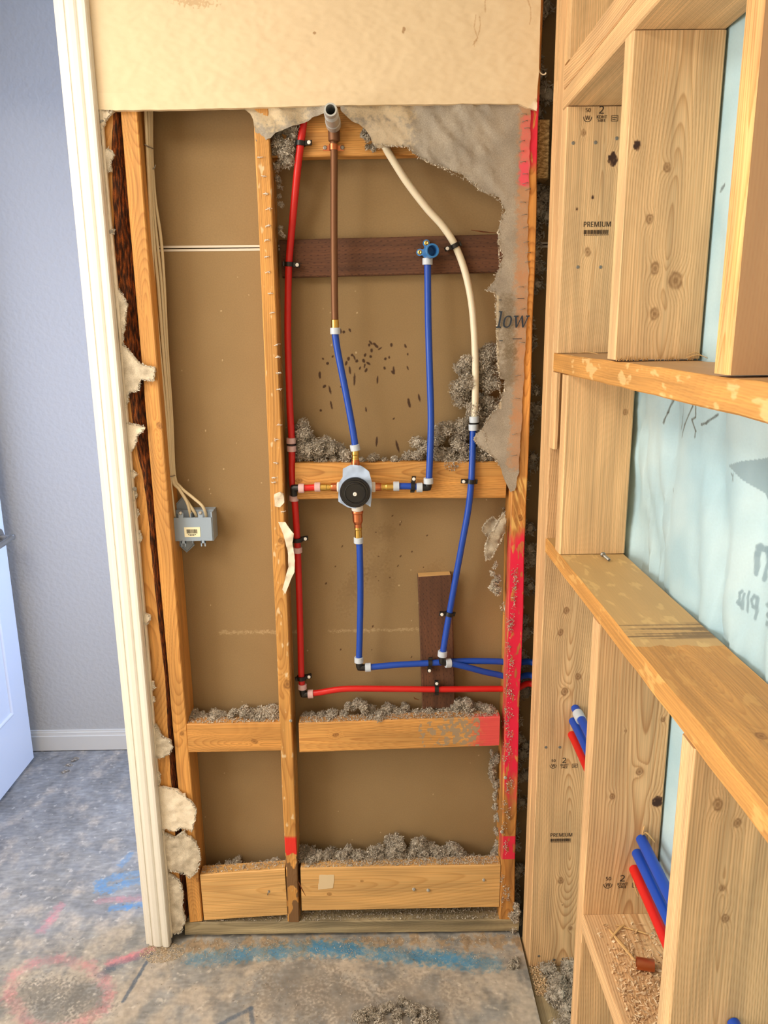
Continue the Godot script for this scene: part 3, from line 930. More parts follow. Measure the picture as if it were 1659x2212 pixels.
	# door casing with a moulded face
	g = Geo.new()
	var prof := [[0.0, 0.006], [0.002, 0.0095], [0.010, 0.0105], [0.011, 0.0085], [0.014, 0.0085], [0.015, 0.0125], [0.022, 0.0145], [0.032, 0.0150], [0.036, 0.0135], [0.0375, 0.0115], [0.040, 0.0115], [0.0415, 0.0155], [0.050, 0.0170], [0.056, 0.0165], [0.0585, 0.0135], [0.060, 0.0]]
	var cx0 := -0.642
	for i in prof.size() - 1:
		var a0 := Vector3(cx0 + prof[i][0], 0.004, 0.0135 + prof[i][1])
		var a1 := Vector3(cx0 + prof[i + 1][0], 0.004, 0.0135 + prof[i + 1][1])
		var upv := Vector3(0.004, 2.56, 0)
		g.quad(a0, a1, a1 + upv, a0 + upv, Vector3(-(prof[i + 1][1] - prof[i][1]), 0, prof[i + 1][0] - prof[i][0]))
		g.flat(a0, a1, Vector3(cx0 + 0.03, 0.004, 0.0135), Vector3.DOWN)
	g.quad(Vector3(cx0, 0.004, 0.0135), Vector3(cx0, 0.004, 0.0195), Vector3(cx0 + 0.004, 2.564, 0.0195), Vector3(cx0 + 0.004, 2.564, 0.0135), Vector3.LEFT)
	g.quad(Vector3(cx0, 0.004, 0.0135), Vector3(cx0 + 0.06, 0.004, 0.0135), Vector3(cx0 + 0.064, 2.564, 0.0135), Vector3(cx0 + 0.004, 2.564, 0.0135), Vector3.BACK * -1.0)
	structure(g, "trim_1", M.trim)
	slab("trim_2", Vector3(-0.652, 0.0, -0.115), Vector3(-0.636, 2.50, 0.0130), M.trim)
	slab("trim_3", Vector3(-1.46, 0.0, -0.115), Vector3(-1.445, 2.50, 0.0130), M.trim)
	# open door in the hall
	g = Geo.new()
	g.box(Vector3(-1.383, 1.235, -0.535), Vector3(0.036, 2.44, 0.80), 0.002)
	var door := structure(g, "door_1", M.door)
	for pn in [[-0.81, -0.56, 0.27, 0.80], [-0.51, -0.26, 0.27, 0.80], [-0.81, -0.56, 1.02, 2.25], [-0.51, -0.26, 1.02, 2.25]]:
		g = Geo.new()
		for e in [[pn[0], pn[2], pn[1], pn[2]], [pn[0], pn[3], pn[1], pn[3]], [pn[0], pn[2], pn[0], pn[3]], [pn[1], pn[2], pn[1], pn[3]]]:
			g.tube(PackedVector3Array([Vector3(-1.3645, e[1], e[0]), Vector3(-1.3645, e[3], e[2])]), 0.008, 8)
		g.box(Vector3(-1.364, (pn[2] + pn[3]) * 0.5, (pn[0] + pn[1]) * 0.5), Vector3(0.006, pn[3] - pn[2] - 0.06, pn[1] - pn[0] - 0.06), 0.003)
		put(g, "raised_panel", M.door, door)
	g = Geo.new()
	g.lathe(Vector3(-1.365, 0.93, -0.885), Vector3(1, 0, 0), [[0, 0.0], [0, 0.031], [0.006, 0.031], [0.009, 0.026], [0.010, 0.0]], 28)
	g.tube(curve(V3([-1.36, 0.93, -0.885, -1.33, 0.93, -0.885, -1.315, 0.93, -0.875, -1.312, 0.928, -0.84, -1.314, 0.925, -0.78])), 0.0095, 12)
	g.lathe(Vector3(-1.325, 0.93, -0.886), Vector3(1, 0, 0), [[0, 0.0], [0, 0.0115], [0.016, 0.0115], [0.018, 0.009], [0.018, 0.0]], 18)
	put(g, "handle", M.dull_steel, door)
	# the ceiling panel lamp and its housing
	var lamp := thing("ceiling_lamp", "square flat ceiling panel lamp with white frame", "lamp", Vector3(-1.25, 2.64, 1.15))
	g = Geo.new()
	for s in [[-0.48, 0, 0.05, 1.0], [0.48, 0, 0.05, 1.0], [0, -0.48, 1.0, 0.05], [0, 0.48, 1.0, 0.05]]:
		g.box(Vector3(-1.25 + s[0], 2.67, 1.15 + s[1]), Vector3(s[2], 0.06, s[3]), 0.004)
	put(g, "frame", M.trim, lamp)
	g = Geo.new()
	g.box(Vector3(-1.25, 2.665, 1.15), Vector3(0.92, 0.03, 0.92), 0.001)
	put(g, "diffuser", M.lamp_face, lamp)

# upright timber of the old wall: front face given by its bottom-left, bottom-right and top-left corners
func post(called: String, label: String, f: Array, z: float, depth: float, m: Material, seg := 1, rough := 0.0, v0 := 0.0, width := TEX_W, length := TEX_L, category := "stud") -> MeshInstance3D:
	var g := Geo.new()
	var bl := Vector3(f[0], f[1], z)
	var br := Vector3(f[2], f[3], z)
	var tl := Vector3(f[4], f[5], z)
	g.board(bl, br - bl, Vector3(0, 0, -depth), tl - bl, 0.0022, seg, rough, nz, 0.0, v0, width, length)
	var o := put(g, called, m)
	tag(o, label, category)
	return o

# lying timber: bottom-left, top-left, bottom-right corners of its front face
func rail(called: String, label: String, f: Array, z: float, depth: float, m: Material, seg := 1, rough := 0.0, v0 := 0.0, width := TEX_W, length := TEX_L, category := "blocking") -> MeshInstance3D:
	var g := Geo.new()
	var bl := Vector3(f[0], f[1], z)
	var tl := Vector3(f[2], f[3], z)
	var br := Vector3(f[4], f[5], z)
	g.board(bl, tl - bl, Vector3(0, 0, -depth), br - bl, 0.0022, seg, rough, nz, 0.0, v0, width, length)
	var o := put(g, called, m)
	tag(o, label, category)
	return o

func old_framing() -> void:
	# paper-backed drywall of the hall side, upper and lower sheet with a taped-edge seam
	var seam: Array = [-0.3841, 1.8421, -0.3849, 1.8287]
	var g := Geo.new()
	var sm: float = (seam[1] + seam[3]) * 0.5
	panel_z(g, -0.62, 0.42, 0.0, sm - 0.001, -0.1015, -0.089)
	var lower := put(g, "drywall_sheet", M.paper)
	tag(lower, "brown paper backed drywall sheet with dark dried splashes, behind the pipes", "drywall")
	g = Geo.new()
	g.box(Vector3(-0.1, sm - 0.0038, -0.0885), Vector3(1.03, 0.0050, 0.0016), 0.0003)
	put(g, "edge_tape", M.gypsum, lower)
	g = Geo.new()
	panel_z(g, -0.62, 0.42, sm + 0.001, 2.7, -0.1015, -0.089)
	var upper := put(g, "drywall_sheet", M.paper_plain)
	tag(upper, "brown paper backed drywall sheet above the white seam line", "drywall")
	g = Geo.new()
	g.box(Vector3(-0.1, sm + 0.0038, -0.0885), Vector3(1.03, 0.0050, 0.0016), 0.0003)
	put(g, "edge_tape", M.gypsum, upper)
	# trimmer beside the door: sawn face, then a waney edge with bark
	var wane := V2([-0.552, 2.1443, -0.5543, 2.0991, -0.5626, 2.0312, -0.5724, 1.8817, -0.5776, 1.759, -0.5737, 1.582, -0.5689, 1.4541, -0.5633, 1.3676, -0.5561, 1.3106, -0.5517, 1.2574, -0.5514, 1.1383, -0.5497, 1.0192, -0.5468, 0.8965, -0.5428, 0.7828, -0.5459, 0.6661, -0.5492, 0.5597, -0.5512, 0.3384, -0.5473, 0.0452])
	var inner := V2([-0.5373, 2.1441, -0.5364, 2.0989, -0.5366, 2.031, -0.5357, 1.8814, -0.5351, 1.7585, -0.5344, 1.5815, -0.5333, 1.4537, -0.5328, 1.3672, -0.533, 1.3103, -0.5329, 1.2571, -0.5334, 1.138, -0.5326, 1.0189, -0.5376, 0.8963, -0.537, 0.7827, -0.5399, 0.666, -0.5396, 0.5595, -0.5425, 0.3383, -0.5422, 0.0451])
	var trim := thing("trimmer_stud", "amber trimmer stud with dark bark edge beside the white door casing", "stud", Vector3(-0.57, 0.0, -0.04))
	g = Geo.new()
	var gb := Geo.new()
	var rows := 150
	for i in rows:
		var pr := []
		for e in 2:
			var t := float(i + e) / rows * (wane.size() - 1)
			var k := mini(int(t), wane.size() - 2)
			var w := wane[k].lerp(wane[k + 1], t - k)
			var s := inner[k].lerp(inner[k + 1], t - k)
			w.x += nz.get_noise_1d(w.y * 1500) * 0.002
			pr.append([Vector3(-0.634, w.y, -0.0005), Vector3(w.x, w.y, -0.0005), s])
		var va: float = pr[0][1].y / TEX_L
		var vb: float = pr[1][1].y / TEX_L
		g.quad(pr[0][0], pr[0][1], pr[1][1], pr[1][0], Vector3(0, 0, 1), Vector2(0, va), Vector2(0.15, va), Vector2(0.15, vb), Vector2(0, vb))
		# bark surface bending away into the gap
		var cols := 7
		for c in cols:
			var q := []
			for e in 2:
				for cc in 2:
					var f := float(c + cc) / cols
					var a: Vector3 = pr[e][1]
					var s2: Vector2 = pr[e][2]
					var x := lerpf(a.x, s2.x + 0.006, pow(f, 0.85))
					var zz := -0.0005 - 0.060 * f * f - 0.012 * f
					zz += nz.get_noise_3d(x * 2600, a.y * 1500, f * 40) * 0.010 * smoothstep(0.0, 0.25, f)
					q.append(Vector3(x, a.y, zz))
			var ua := Vector2(float(c) / cols, pr[0][1].y * 0.5)
			var ub := Vector2(float(c + 1) / cols, pr[0][1].y * 0.5)
			var uc := Vector2(float(c + 1) / cols, pr[1][1].y * 0.5)
			var ud := Vector2(float(c) / cols, pr[1][1].y * 0.5)
			gb.quad(q[0], q[1], q[3], q[2], Vector3(0.4, 0, 1), ua, ub, uc, ud)
	g.quad(Vector3(-0.634, 0, -0.0005), Vector3(-0.634, 2.2, -0.0005), Vector3(-0.634, 2.2, -0.088), Vector3(-0.634, 0, -0.088), Vector3.LEFT)
	g.quad(Vector3(-0.634, 0, -0.088), Vector3(-0.634, 2.2, -0.088), Vector3(-0.56, 2.2, -0.088), Vector3(-0.56, 0, -0.088), Vector3(0, 0, -1))
	put(g, "sawn_face", M.old_a, trim)
	put(gb, "bark_edge", M.bark, trim)
	# studs
	post("old_stud", "straight amber stud with a knot, cables stapled along it", [-0.5324, 0.057, -0.4965, 0.0592, -0.5376, 2.4203], 0.0, 0.0885, M.old_a, 60, 0.0012, 0.02)
	post("old_stud", "amber stud between the two open bays with red paint near its foot", [-0.2604, 0.0463, -0.2284, 0.0456, -0.2497, 2.4187], 0.0, 0.0885, M.red_end, 90, 0.0022, 0.0, 0.254, 2.5)
	post("old_stud", "stud sprayed fluorescent pink at the torn right end of the old wall", [0.3273, 0.0466, 0.3647, 0.0458, 0.3268, 2.4155], 0.0, 0.0885, M.pink, 140, 0.004, 0.0, 0.254, 2.5)
	# blocking and plates
	rail("blocking", "amber block behind the shower outlet at the top of the bay", [-0.2218, 2.0203, -0.2145, 2.1371, 0.3254, 2.0252], -0.034, 0.038, M.old_b, 8, 0.0008, 0.45)
	rail("blocking", "amber block with a knot carrying the black shower valve", [-0.1979, 1.2426, -0.1956, 1.3323, 0.3189, 1.24], -0.034, 0.038, M.old_b, 40, 0.0020, 0.08)
	rail("blocking", "short amber block in the left bay, wood crumbs on top", [-0.4985, 0.5775, -0.4975, 0.6587, -0.256, 0.5783], 0.0, 0.0385, M.old_a, 16, 0.0010, 0.52)
	rail("blocking", "amber block with pink paint at one end and grey plaster splatter", [-0.2091, 0.5721, -0.2084, 0.656, 0.3132, 0.5824], 0.0, 0.0385, M.pink_end, 30, 0.0010, 0.0, 0.32, 0.6)
	rail("blocking", "wide pale amber block low in the left bay with a protruding nail", [-0.4913, 0.0606, -0.493, 0.2076, -0.2606, 0.0735], 0.0, 0.0385, M.old_c, 12, 0.0008, 0.0)
	rail("blocking", "wide pale amber block low in the pipe bay with a white paint square", [-0.2205, 0.0861, -0.2194, 0.2222, 0.3251, 0.0859], 0.0, 0.0385, M.old_c, 20, 0.0008, 0.11)
	rail("bottom_plate", "greenish weathered bottom plate lying on the concrete under the studs", [-0.5469, 0.0148, -0.5454, 0.0543, 0.3814, 0.0058], 0.0, 0.0885, M.pressure, 30, 0.0015, 0.1, TEX_W, TEX_L, "plate")
	g = Geo.new()
	rail("brown_plank", "dark brown incised plank lying across the pipe bay behind the pipes", [-0.2115, 1.7662, -0.2155, 1.8503, 0.3104, 1.7734], -0.066, 0.022, M.dark, 30, 0.0008, 0.0, TEX_W, 1.2, "plank")
	var stake := post("brown_stake", "upright dark brown stake behind the lower pipes, pale sawn top end", [0.1166, 0.6602, 0.2031, 0.6641, 0.1045, 1.0308], -0.058, 0.030, M.dark, 12, 0.0008, 0.3, TEX_W, 1.2, "stake")
	g = Geo.new()
	var st: Array = [0.1045, 1.0308, 0.1885, 1.0333]
	g.board(Vector3(st[0] + 0.001, st[1] + 0.0002, -0.0585), Vector3(st[2] - st[0] - 0.002, st[3] - st[1], 0), Vector3(0, 0, -0.029), Vector3(0, 0.0012, 0), 0.0004)
	put(g, "sawn_end", M.splinter, stake)
	# white print square of old paint on the low block
	g = Geo.new()
	sheet(g, V2([-0.1684, 0.2006, -0.128, 0.2012, -0.1317, 0.1586, -0.1737, 0.1537]), 0.0009, 0.0006, 0.006, 0.002, func(_x, _y): return 0.0)
	var sq := put(g, "paint_patch", mat(rgb(222, 198, 158), 0.85))
	tag(sq, "small dried white paint patch on the wide low block", "paint patch")

# new exterior-wall framing on the right: faces at x = 0.39, 2x6 deep
const RX := 0.39
const RD := 0.14

func upright(called: String, label: String, z0: float, z1: float, y0: float, y1: float, m: Material, v0 := 0.0, rough := 0.0, seg := 1) -> MeshInstance3D:
	var g := Geo.new()
	g.board(Vector3(RX, y0, z1), Vector3(RD, 0, 0), Vector3(0, 0, z0 - z1), Vector3(0, y1 - y0, 0), 0.0025, seg, rough, nz, 0.0, v0)
	var o := put(g, called, m)
	tag(o, label, "stud")
	return o

func lying(called: String, label: String, y0: float, y1: float, z0: float, z1: float, m: Material, v0 := 0.0, length := TEX_L, width := TEX_W, rough := 0.0, seg := 1, category := "plate") -> MeshInstance3D:
	var g := Geo.new()
	g.board(Vector3(RX, y1, z0), Vector3(RD, 0, 0), Vector3(0, y0 - y1, 0), Vector3(0, 0, z1 - z0), 0.0025, seg, rough, nz, 0.0, v0, width, length)
	var o := put(g, called, m)
	tag(o, label, category)
	return o

func new_framing() -> void:
	var corner := upright("corner_stud", "pale pine corner stud next to the dark gap", 0.012, 0.052, -0.012, 2.68, M.new_c, 0.1)
	var king := upright("king_stud", "pale pine stud doubled onto the corner stud, stamped near its foot", 0.054, 0.105, -0.010, 2.68, M.new_b, 0.30)
	var jack := upright("jack_stud", "short stamped pine stud between brown ledge and header plate", 0.106, 0.143, 1.5935, 2.073, M.new_a, 0.62)
	upright("jack_stud", "pine stud standing on the doubled header plates", 0.106, 0.143, 2.158, 2.69, M.new_c, 0.4)
	lying("header_plate", "lower pine plate of the doubled header over the studs", 2.075, 2.113, 0.106, 1.98, M.new_c, 0.15)
	lying("header_plate", "upper pine plate of the doubled header with a split along its face", 2.1145, 2.156, 0.106, 1.98, M.new_b, 0.5)
	upright("wall_stud", "wide pine stud with round knots standing on the brown ledge", 0.504, 0.544, 1.5955, 2.0735, M.new_a, 0.02)
	upright("wall_stud", "pine stud with mottled orange edge on the far end of the ledge", 0.918, 0.957, 1.5950, 2.0735, M.edge_old, 0.0)
	upright("wall_stud", "pine stud on the ledge outside the doorway side", 1.325, 1.363, 1.5950, 2.0735, M.new_b, 0.0)
	lying("ledge_plate", "paint-rubbed brown ledge plate running below the upper studs", 1.5535, 1.5925, 0.112, 1.98, M.ledge, 0.0, 1.9, 0.352, 0.0016, 60)
	var block := upright("trimmer_block", "clear straight-grained pine block between ledge and window sill plate", 0.198, 0.240, 1.1755, 1.5525, M.new_c, 1.25)
	lying("sill_plate", "orange-edged sill plate with scraped pale top and saw mark", 1.1385, 1.174, 0.070, 1.98, M.sill, 0.0, 1.9, 0.352, 0.0012, 60)
	var crip := upright("cripple_stud", "stamped pine stud below the sill with two blue and one red pipe through it", 0.504, 0.544, -0.01, 1.1375, M.new_b, 0.8)
	var low := upright("cripple_stud", "pine stud below the sill with small dark knots, blue pipe at its foot", 0.918, 0.957, -0.01, 1.1375, M.new_a, 0.1)
	upright("cripple_stud", "pine stud below the sill beyond the knotted one", 1.325, 1.363, -0.01, 1.1375, M.new_b, 0.2)
	lying("shelf_block", "horizontal pine block covered in sawdust and wood shavings", 0.500, 0.5355, 0.5445, 0.9175, M.new_b, 0.9, TEX_L, TEX_W, 0.0, 1, "blocking")
	var g := Geo.new()
	g.board(Vector3(0.384, -0.04, 0.0), Vector3(0.146, 0, 0), Vector3(0, 0, 0.0001) + Vector3(0, 0.028, 0), Vector3(0, 0, 1.9), 0.003, 20, 0.001, nz)
	tag(put(g, "bottom_plate", M.pressure), "greenish bottom plate along the concrete edge under the new studs", "plate")
	# splintered sliver left on the king stud
	g = Geo.new()
	g.board(Vector3(0.3895, 1.385, 0.1055), Vector3(0.014, 0, 0), Vector3(0, 0, 0.030), Vector3(0.0, 0.167, 0), 0.004, 18, 0.006, nz, 0.2, 0.3)
	tag(put(g, "wood_sliver", M.new_c), "splintered strip of pine left hanging under the brown ledge", "wood scrap")
	# stamps
	var face := 0.0005
	stamp(jack, 0.424, 2.044, 0.143 + face)
	premium(jack, 0.436, 1.846, 0.143 + face)
	stamp(king, 0.423, 0.579, 0.105 + face)
	premium(king, 0.434, 0.384, 0.105 + face)
	stamp(crip, 0.428, 0.594, 0.544 + face)
	# house wrap behind the studs, puckered, with print seen from its back
	var im := mottled(61, 900, 1200, rgb(166, 200, 214), rgb(190, 216, 224), 0.7, 0.02)
	var mark := rgb(130, 156, 168)
	var to := func(f: Array) -> PackedVector2Array:
		var r := PackedVector2Array()
		for k in range(0, f.size(), 2):
			r.append(Vector2((f[k] + 0.1) / 1.7 * 900, (2.3 - f[k + 1]) / 2.4 * 1200))
		return r
	var arc: PackedVector2Array = to.call([0.6675, 1.4429, 0.7184, 1.4586, 0.7725, 1.4729, 0.7942, 1.3701, 0.7768, 1.3921, 0.7596, 1.4114, 0.7322, 1.4259, 0.699, 1.4352])
	var lo := arc[0]
	var hi := arc[0]
	for q in arc:
		lo = lo.min(q); hi = hi.max(q)
	for y in range(int(lo.y), int(hi.y) + 1):
		for x in range(int(lo.x), int(hi.x) + 1):
			if Geometry2D.is_point_in_polygon(Vector2(x, y), arc):
				blend(im, x, y, mark, 0.8)
	var letter := func(f: Array, half: float): stroke(im, to.call(f), half, mark, 0.85, 0.25, 0.05)
	letter.call([0.7546, 1.2997, 0.7515, 1.3275, 0.7544, 1.3401], 2.4)
	letter.call([0.7729, 1.2974, 0.7689, 1.3292, 0.7644, 1.3382], 2.4)
	letter.call([0.7947, 1.2951, 0.7895, 1.332, 0.7853, 1.3395], 2.4)
	letter.call([0.7508, 1.3377, 0.7645, 1.3375, 0.7854, 1.3389, 0.7955, 1.3399], 2.2)
	letter.call([0.7324, 1.2477, 0.7389, 1.2449, 0.7313, 1.2604, 0.7347, 1.2652], 1.4)
	letter.call([0.7426, 1.2412, 0.7411, 1.2624], 1.5)
	letter.call([0.7528, 1.2407, 0.7499, 1.2684], 1.5)
	letter.call([0.7733, 1.2371, 0.7698, 1.267, 0.7628, 1.2673, 0.7588, 1.2595, 0.7633, 1.2518, 0.7713, 1.2534], 1.5)
	letter.call([0.787, 1.2627, 0.7908, 1.2635], 1.8)
	letter.call([0.7988, 1.2692, 0.8149, 1.2724], 2.0)
	letter.call([0.8009, 1.2534, 0.8182, 1.2567], 2.0)
	letter.call([0.801, 1.2403, 0.8209, 1.2441], 2.0)
	for f in [[0.4773, 1.5195, 0.4663, 1.4926, 0.4622, 1.4717], [0.521, 1.5181, 0.4927, 1.4836, 0.4792, 1.4601], [0.531, 1.5245, 0.536, 1.5004, 0.5219, 1.4949, 0.5406, 1.4778, 0.5388, 1.4683], [0.5947, 1.5107, 0.5769, 1.496, 0.5563, 1.4913], [0.4031, 1.5151, 0.4006, 1.4937, 0.3952, 1.4744]]:
		stroke(im, to.call(f), 1.0, rgb(70, 74, 70), 0.7, 0.4, 0.5)
	for f in [[0.6775, 1.4313, 0.6898, 1.4238], [0.6878, 1.4332, 0.681, 1.422], [0.45, 1.3606, 0.4638, 1.3576], [0.4613, 1.3485, 0.4512, 1.3325], [0.5568, 1.8532, 0.5657, 1.8563, 0.5545, 1.8489]]:
		stroke(im, to.call(f), 1.1, rgb(96, 110, 116), 0.6, 0.5, 0.5)
	var wm := textured(ImageTexture.create_from_image(im), 0.55)
	g = Geo.new()
	var nu := 90
	var nv := 120
	var grid := []
	for j in nv + 1:
		var row := []
		for i in nu + 1:
			var z := -0.1 + 1.7 * i / nu
			var y := -0.1 + 2.4 * j / nv
			var d := nz.get_noise_2d(z * 900 + y * 160, y * 170) * 0.030 + nz.get_noise_2d(z * 3000 + 70, y * 700 + z * 800) * 0.006
			var on_stud := 1.0
			for s in [0.06, 0.124, 0.524, 0.937, 1.344]:
				on_stud = minf(on_stud, smoothstep(0.015, 0.09, absf(z - s)))
			row.append(Vector3(0.5335 + maxf(-0.001, (d + 0.007) * on_stud), y, z))
		grid.append(row)
	var norm := func(i: int, j: int) -> Vector3:
		var a: Vector3 = grid[j][mini(i + 1, nu)] - grid[j][maxi(i - 1, 0)]
		var b: Vector3 = grid[mini(j + 1, nv)][i] - grid[maxi(j - 1, 0)][i]
		var m := a.cross(b).normalized()
		return m if m.x < 0 else -m
	for j in nv:
		for i in nu:
			var n00: Vector3 = norm.call(i, j)
			var n10: Vector3 = norm.call(i + 1, j)
			var n11: Vector3 = norm.call(i + 1, j + 1)
			var n01: Vector3 = norm.call(i, j + 1)
			var ua := Vector2(float(i) / nu, 1.0 - float(j) / nv)
			var ub := Vector2(float(i + 1) / nu, 1.0 - float(j) / nv)
			var uc := Vector2(float(i + 1) / nu, 1.0 - float(j + 1) / nv)
			var ud := Vector2(float(i) / nu, 1.0 - float(j + 1) / nv)
			g.tri(grid[j][i], grid[j][i + 1], grid[j + 1][i + 1], n00, n10, n11, ua, ub, uc)
			g.tri(grid[j][i], grid[j + 1][i + 1], grid[j + 1][i], n00, n11, n01, ua, uc, ud)
	tag(put(g, "house_wrap", wm), "puckered pale blue house wrap behind the new studs, mirrored print", "house wrap")
	# nail heads in the new studs
	for f in [[jack, [0.4053, 2.0063, 0.45, 2.0068, 0.4925, 2.0141, 0.426, 1.7682, 0.4734, 1.7677]], [king, [0.4109, 0.6384, 0.4453, 0.6378, 0.4856, 0.6332]], [king, [0.4158, 0.0227, 0.457, 0.01, 0.4804, 0.0124, 0.4993, 0.0046]]]:
		var fl: Array = f[1]
		var zf := 0.143 if f[0] == jack else 0.105
		for k in range(0, fl.size(), 2):
			g = Geo.new()
			g.lathe(Vector3(fl[k], fl[k + 1], zf - 0.001), Vector3(0, 0, 1), [[0, 0.0035], [0.0018, 0.0035], [0.0022, 0.0028], [0.0022, 0.0]], 10)
			put(g, "nail_head", M.dull_steel, f[0])

func stamp(o: Node3D, x: float, y: float, z: float) -> void:
	words(o, "grade_stamp", "50", Vector3(x + 0.008, y + 0.022, z), 0.007, M.ink)
	var g := Geo.new()
	for k in 16:
		var a := PI * 0.95 + PI * 1.1 * k / 16
		var b := PI * 0.95 + PI * 1.1 * (k + 1) / 16
		g.quad(Vector3(x + 0.008 + cos(a) * 0.0085, y + 0.009 + sin(a) * 0.0085, z), Vector3(x + 0.008 + cos(a) * 0.0073, y + 0.009 + sin(a) * 0.0073, z), Vector3(x + 0.008 + cos(b) * 0.0073, y + 0.009 + sin(b) * 0.0073, z), Vector3(x + 0.008 + cos(b) * 0.0085, y + 0.009 + sin(b) * 0.0085, z), Vector3(0, 0, 1))
	put(g, "grade_stamp", M.ink, o)
	words(o, "grade_stamp", "W", Vector3(x + 0.008, y + 0.008, z), 0.008, M.ink)
	words(o, "grade_stamp", "2", Vector3(x + 0.036, y + 0.022, z), 0.013, M.ink, Basis(), 1.2)
	words(o, "grade_stamp", "KDHT", Vector3(x + 0.036, y + 0.0095, z), 0.0055, M.ink, Basis(), 1.1)
	words(o, "grade_stamp", "S4EE", Vector3(x + 0.036, y + 0.003, z), 0.0050, M.ink, Basis(), 1.15)
	g = Geo.new()
	for s in [[0.0, 0.0, 0.013, 0.0007], [0.0, 0.010, 0.013, 0.0007], [-0.0063, 0.005, 0.0007, 0.0107], [0.0063, 0.005, 0.0007, 0.0107], [0, 0.0065, 0.009, 0.0012], [-0.001, 0.0032, 0.006, 0.0012]]:
		g.box(Vector3(x + 0.062 + s[0], y + 0.002 + s[1], z), Vector3(s[2], s[3], 0.0004), 0.0001)
	put(g, "grade_stamp", M.ink, o)

func premium(o: Node3D, x: float, y: float, z: float) -> void:
	words(o, "printed_word", "PREMIUM", Vector3(x + 0.026, y + 0.0055, z), 0.0095, M.ink, Basis(), 0.98)
	var g := Geo.new()
	var px := x - 0.001
	while px < x + 0.050:
		var w := rng.randf_range(0.0004, 0.0014)
		g.box(Vector3(px + w * 0.5, y - 0.009, z), Vector3(w, 0.008, 0.0004), 0.0001)
		px += w + rng.randf_range(0.0005, 0.0013)
	for k in 14:
		g.box(Vector3(x + 0.001 + k * 0.0037, y - 0.0150, z), Vector3(0.0022, 0.0014, 0.0004), 0.0001)
	put(g, "barcode", M.ink, o)

func dent(amp: float, sx: float, sy: float) -> Callable:
	return func(x, y): return nz.get_noise_2d(x * sx, y * sy) * amp

func torn(called: String, label: String, outline: Array, z: float, thick: float, m: Material, cell := 0.008, ragged := 0.004, amp := 0.004, category := "drywall scrap", group := "") -> MeshInstance3D:
	var g := Geo.new()
	sheet(g, V2(outline), z, thick, cell, ragged, dent(amp, 2500, 2500), Vector2(-0.3, 0.0), Vector2(0.0, 0.3))
	var o := put(g, called, m)
	tag(o, label, category, group)
	if ragged > 0.0015:
		fringe(o, V2(outline), z + 0.001, Color(0.45, 0.40, 0.32), Color(0.78, 0.72, 0.60), 1500.0, 0.0024)
	return o

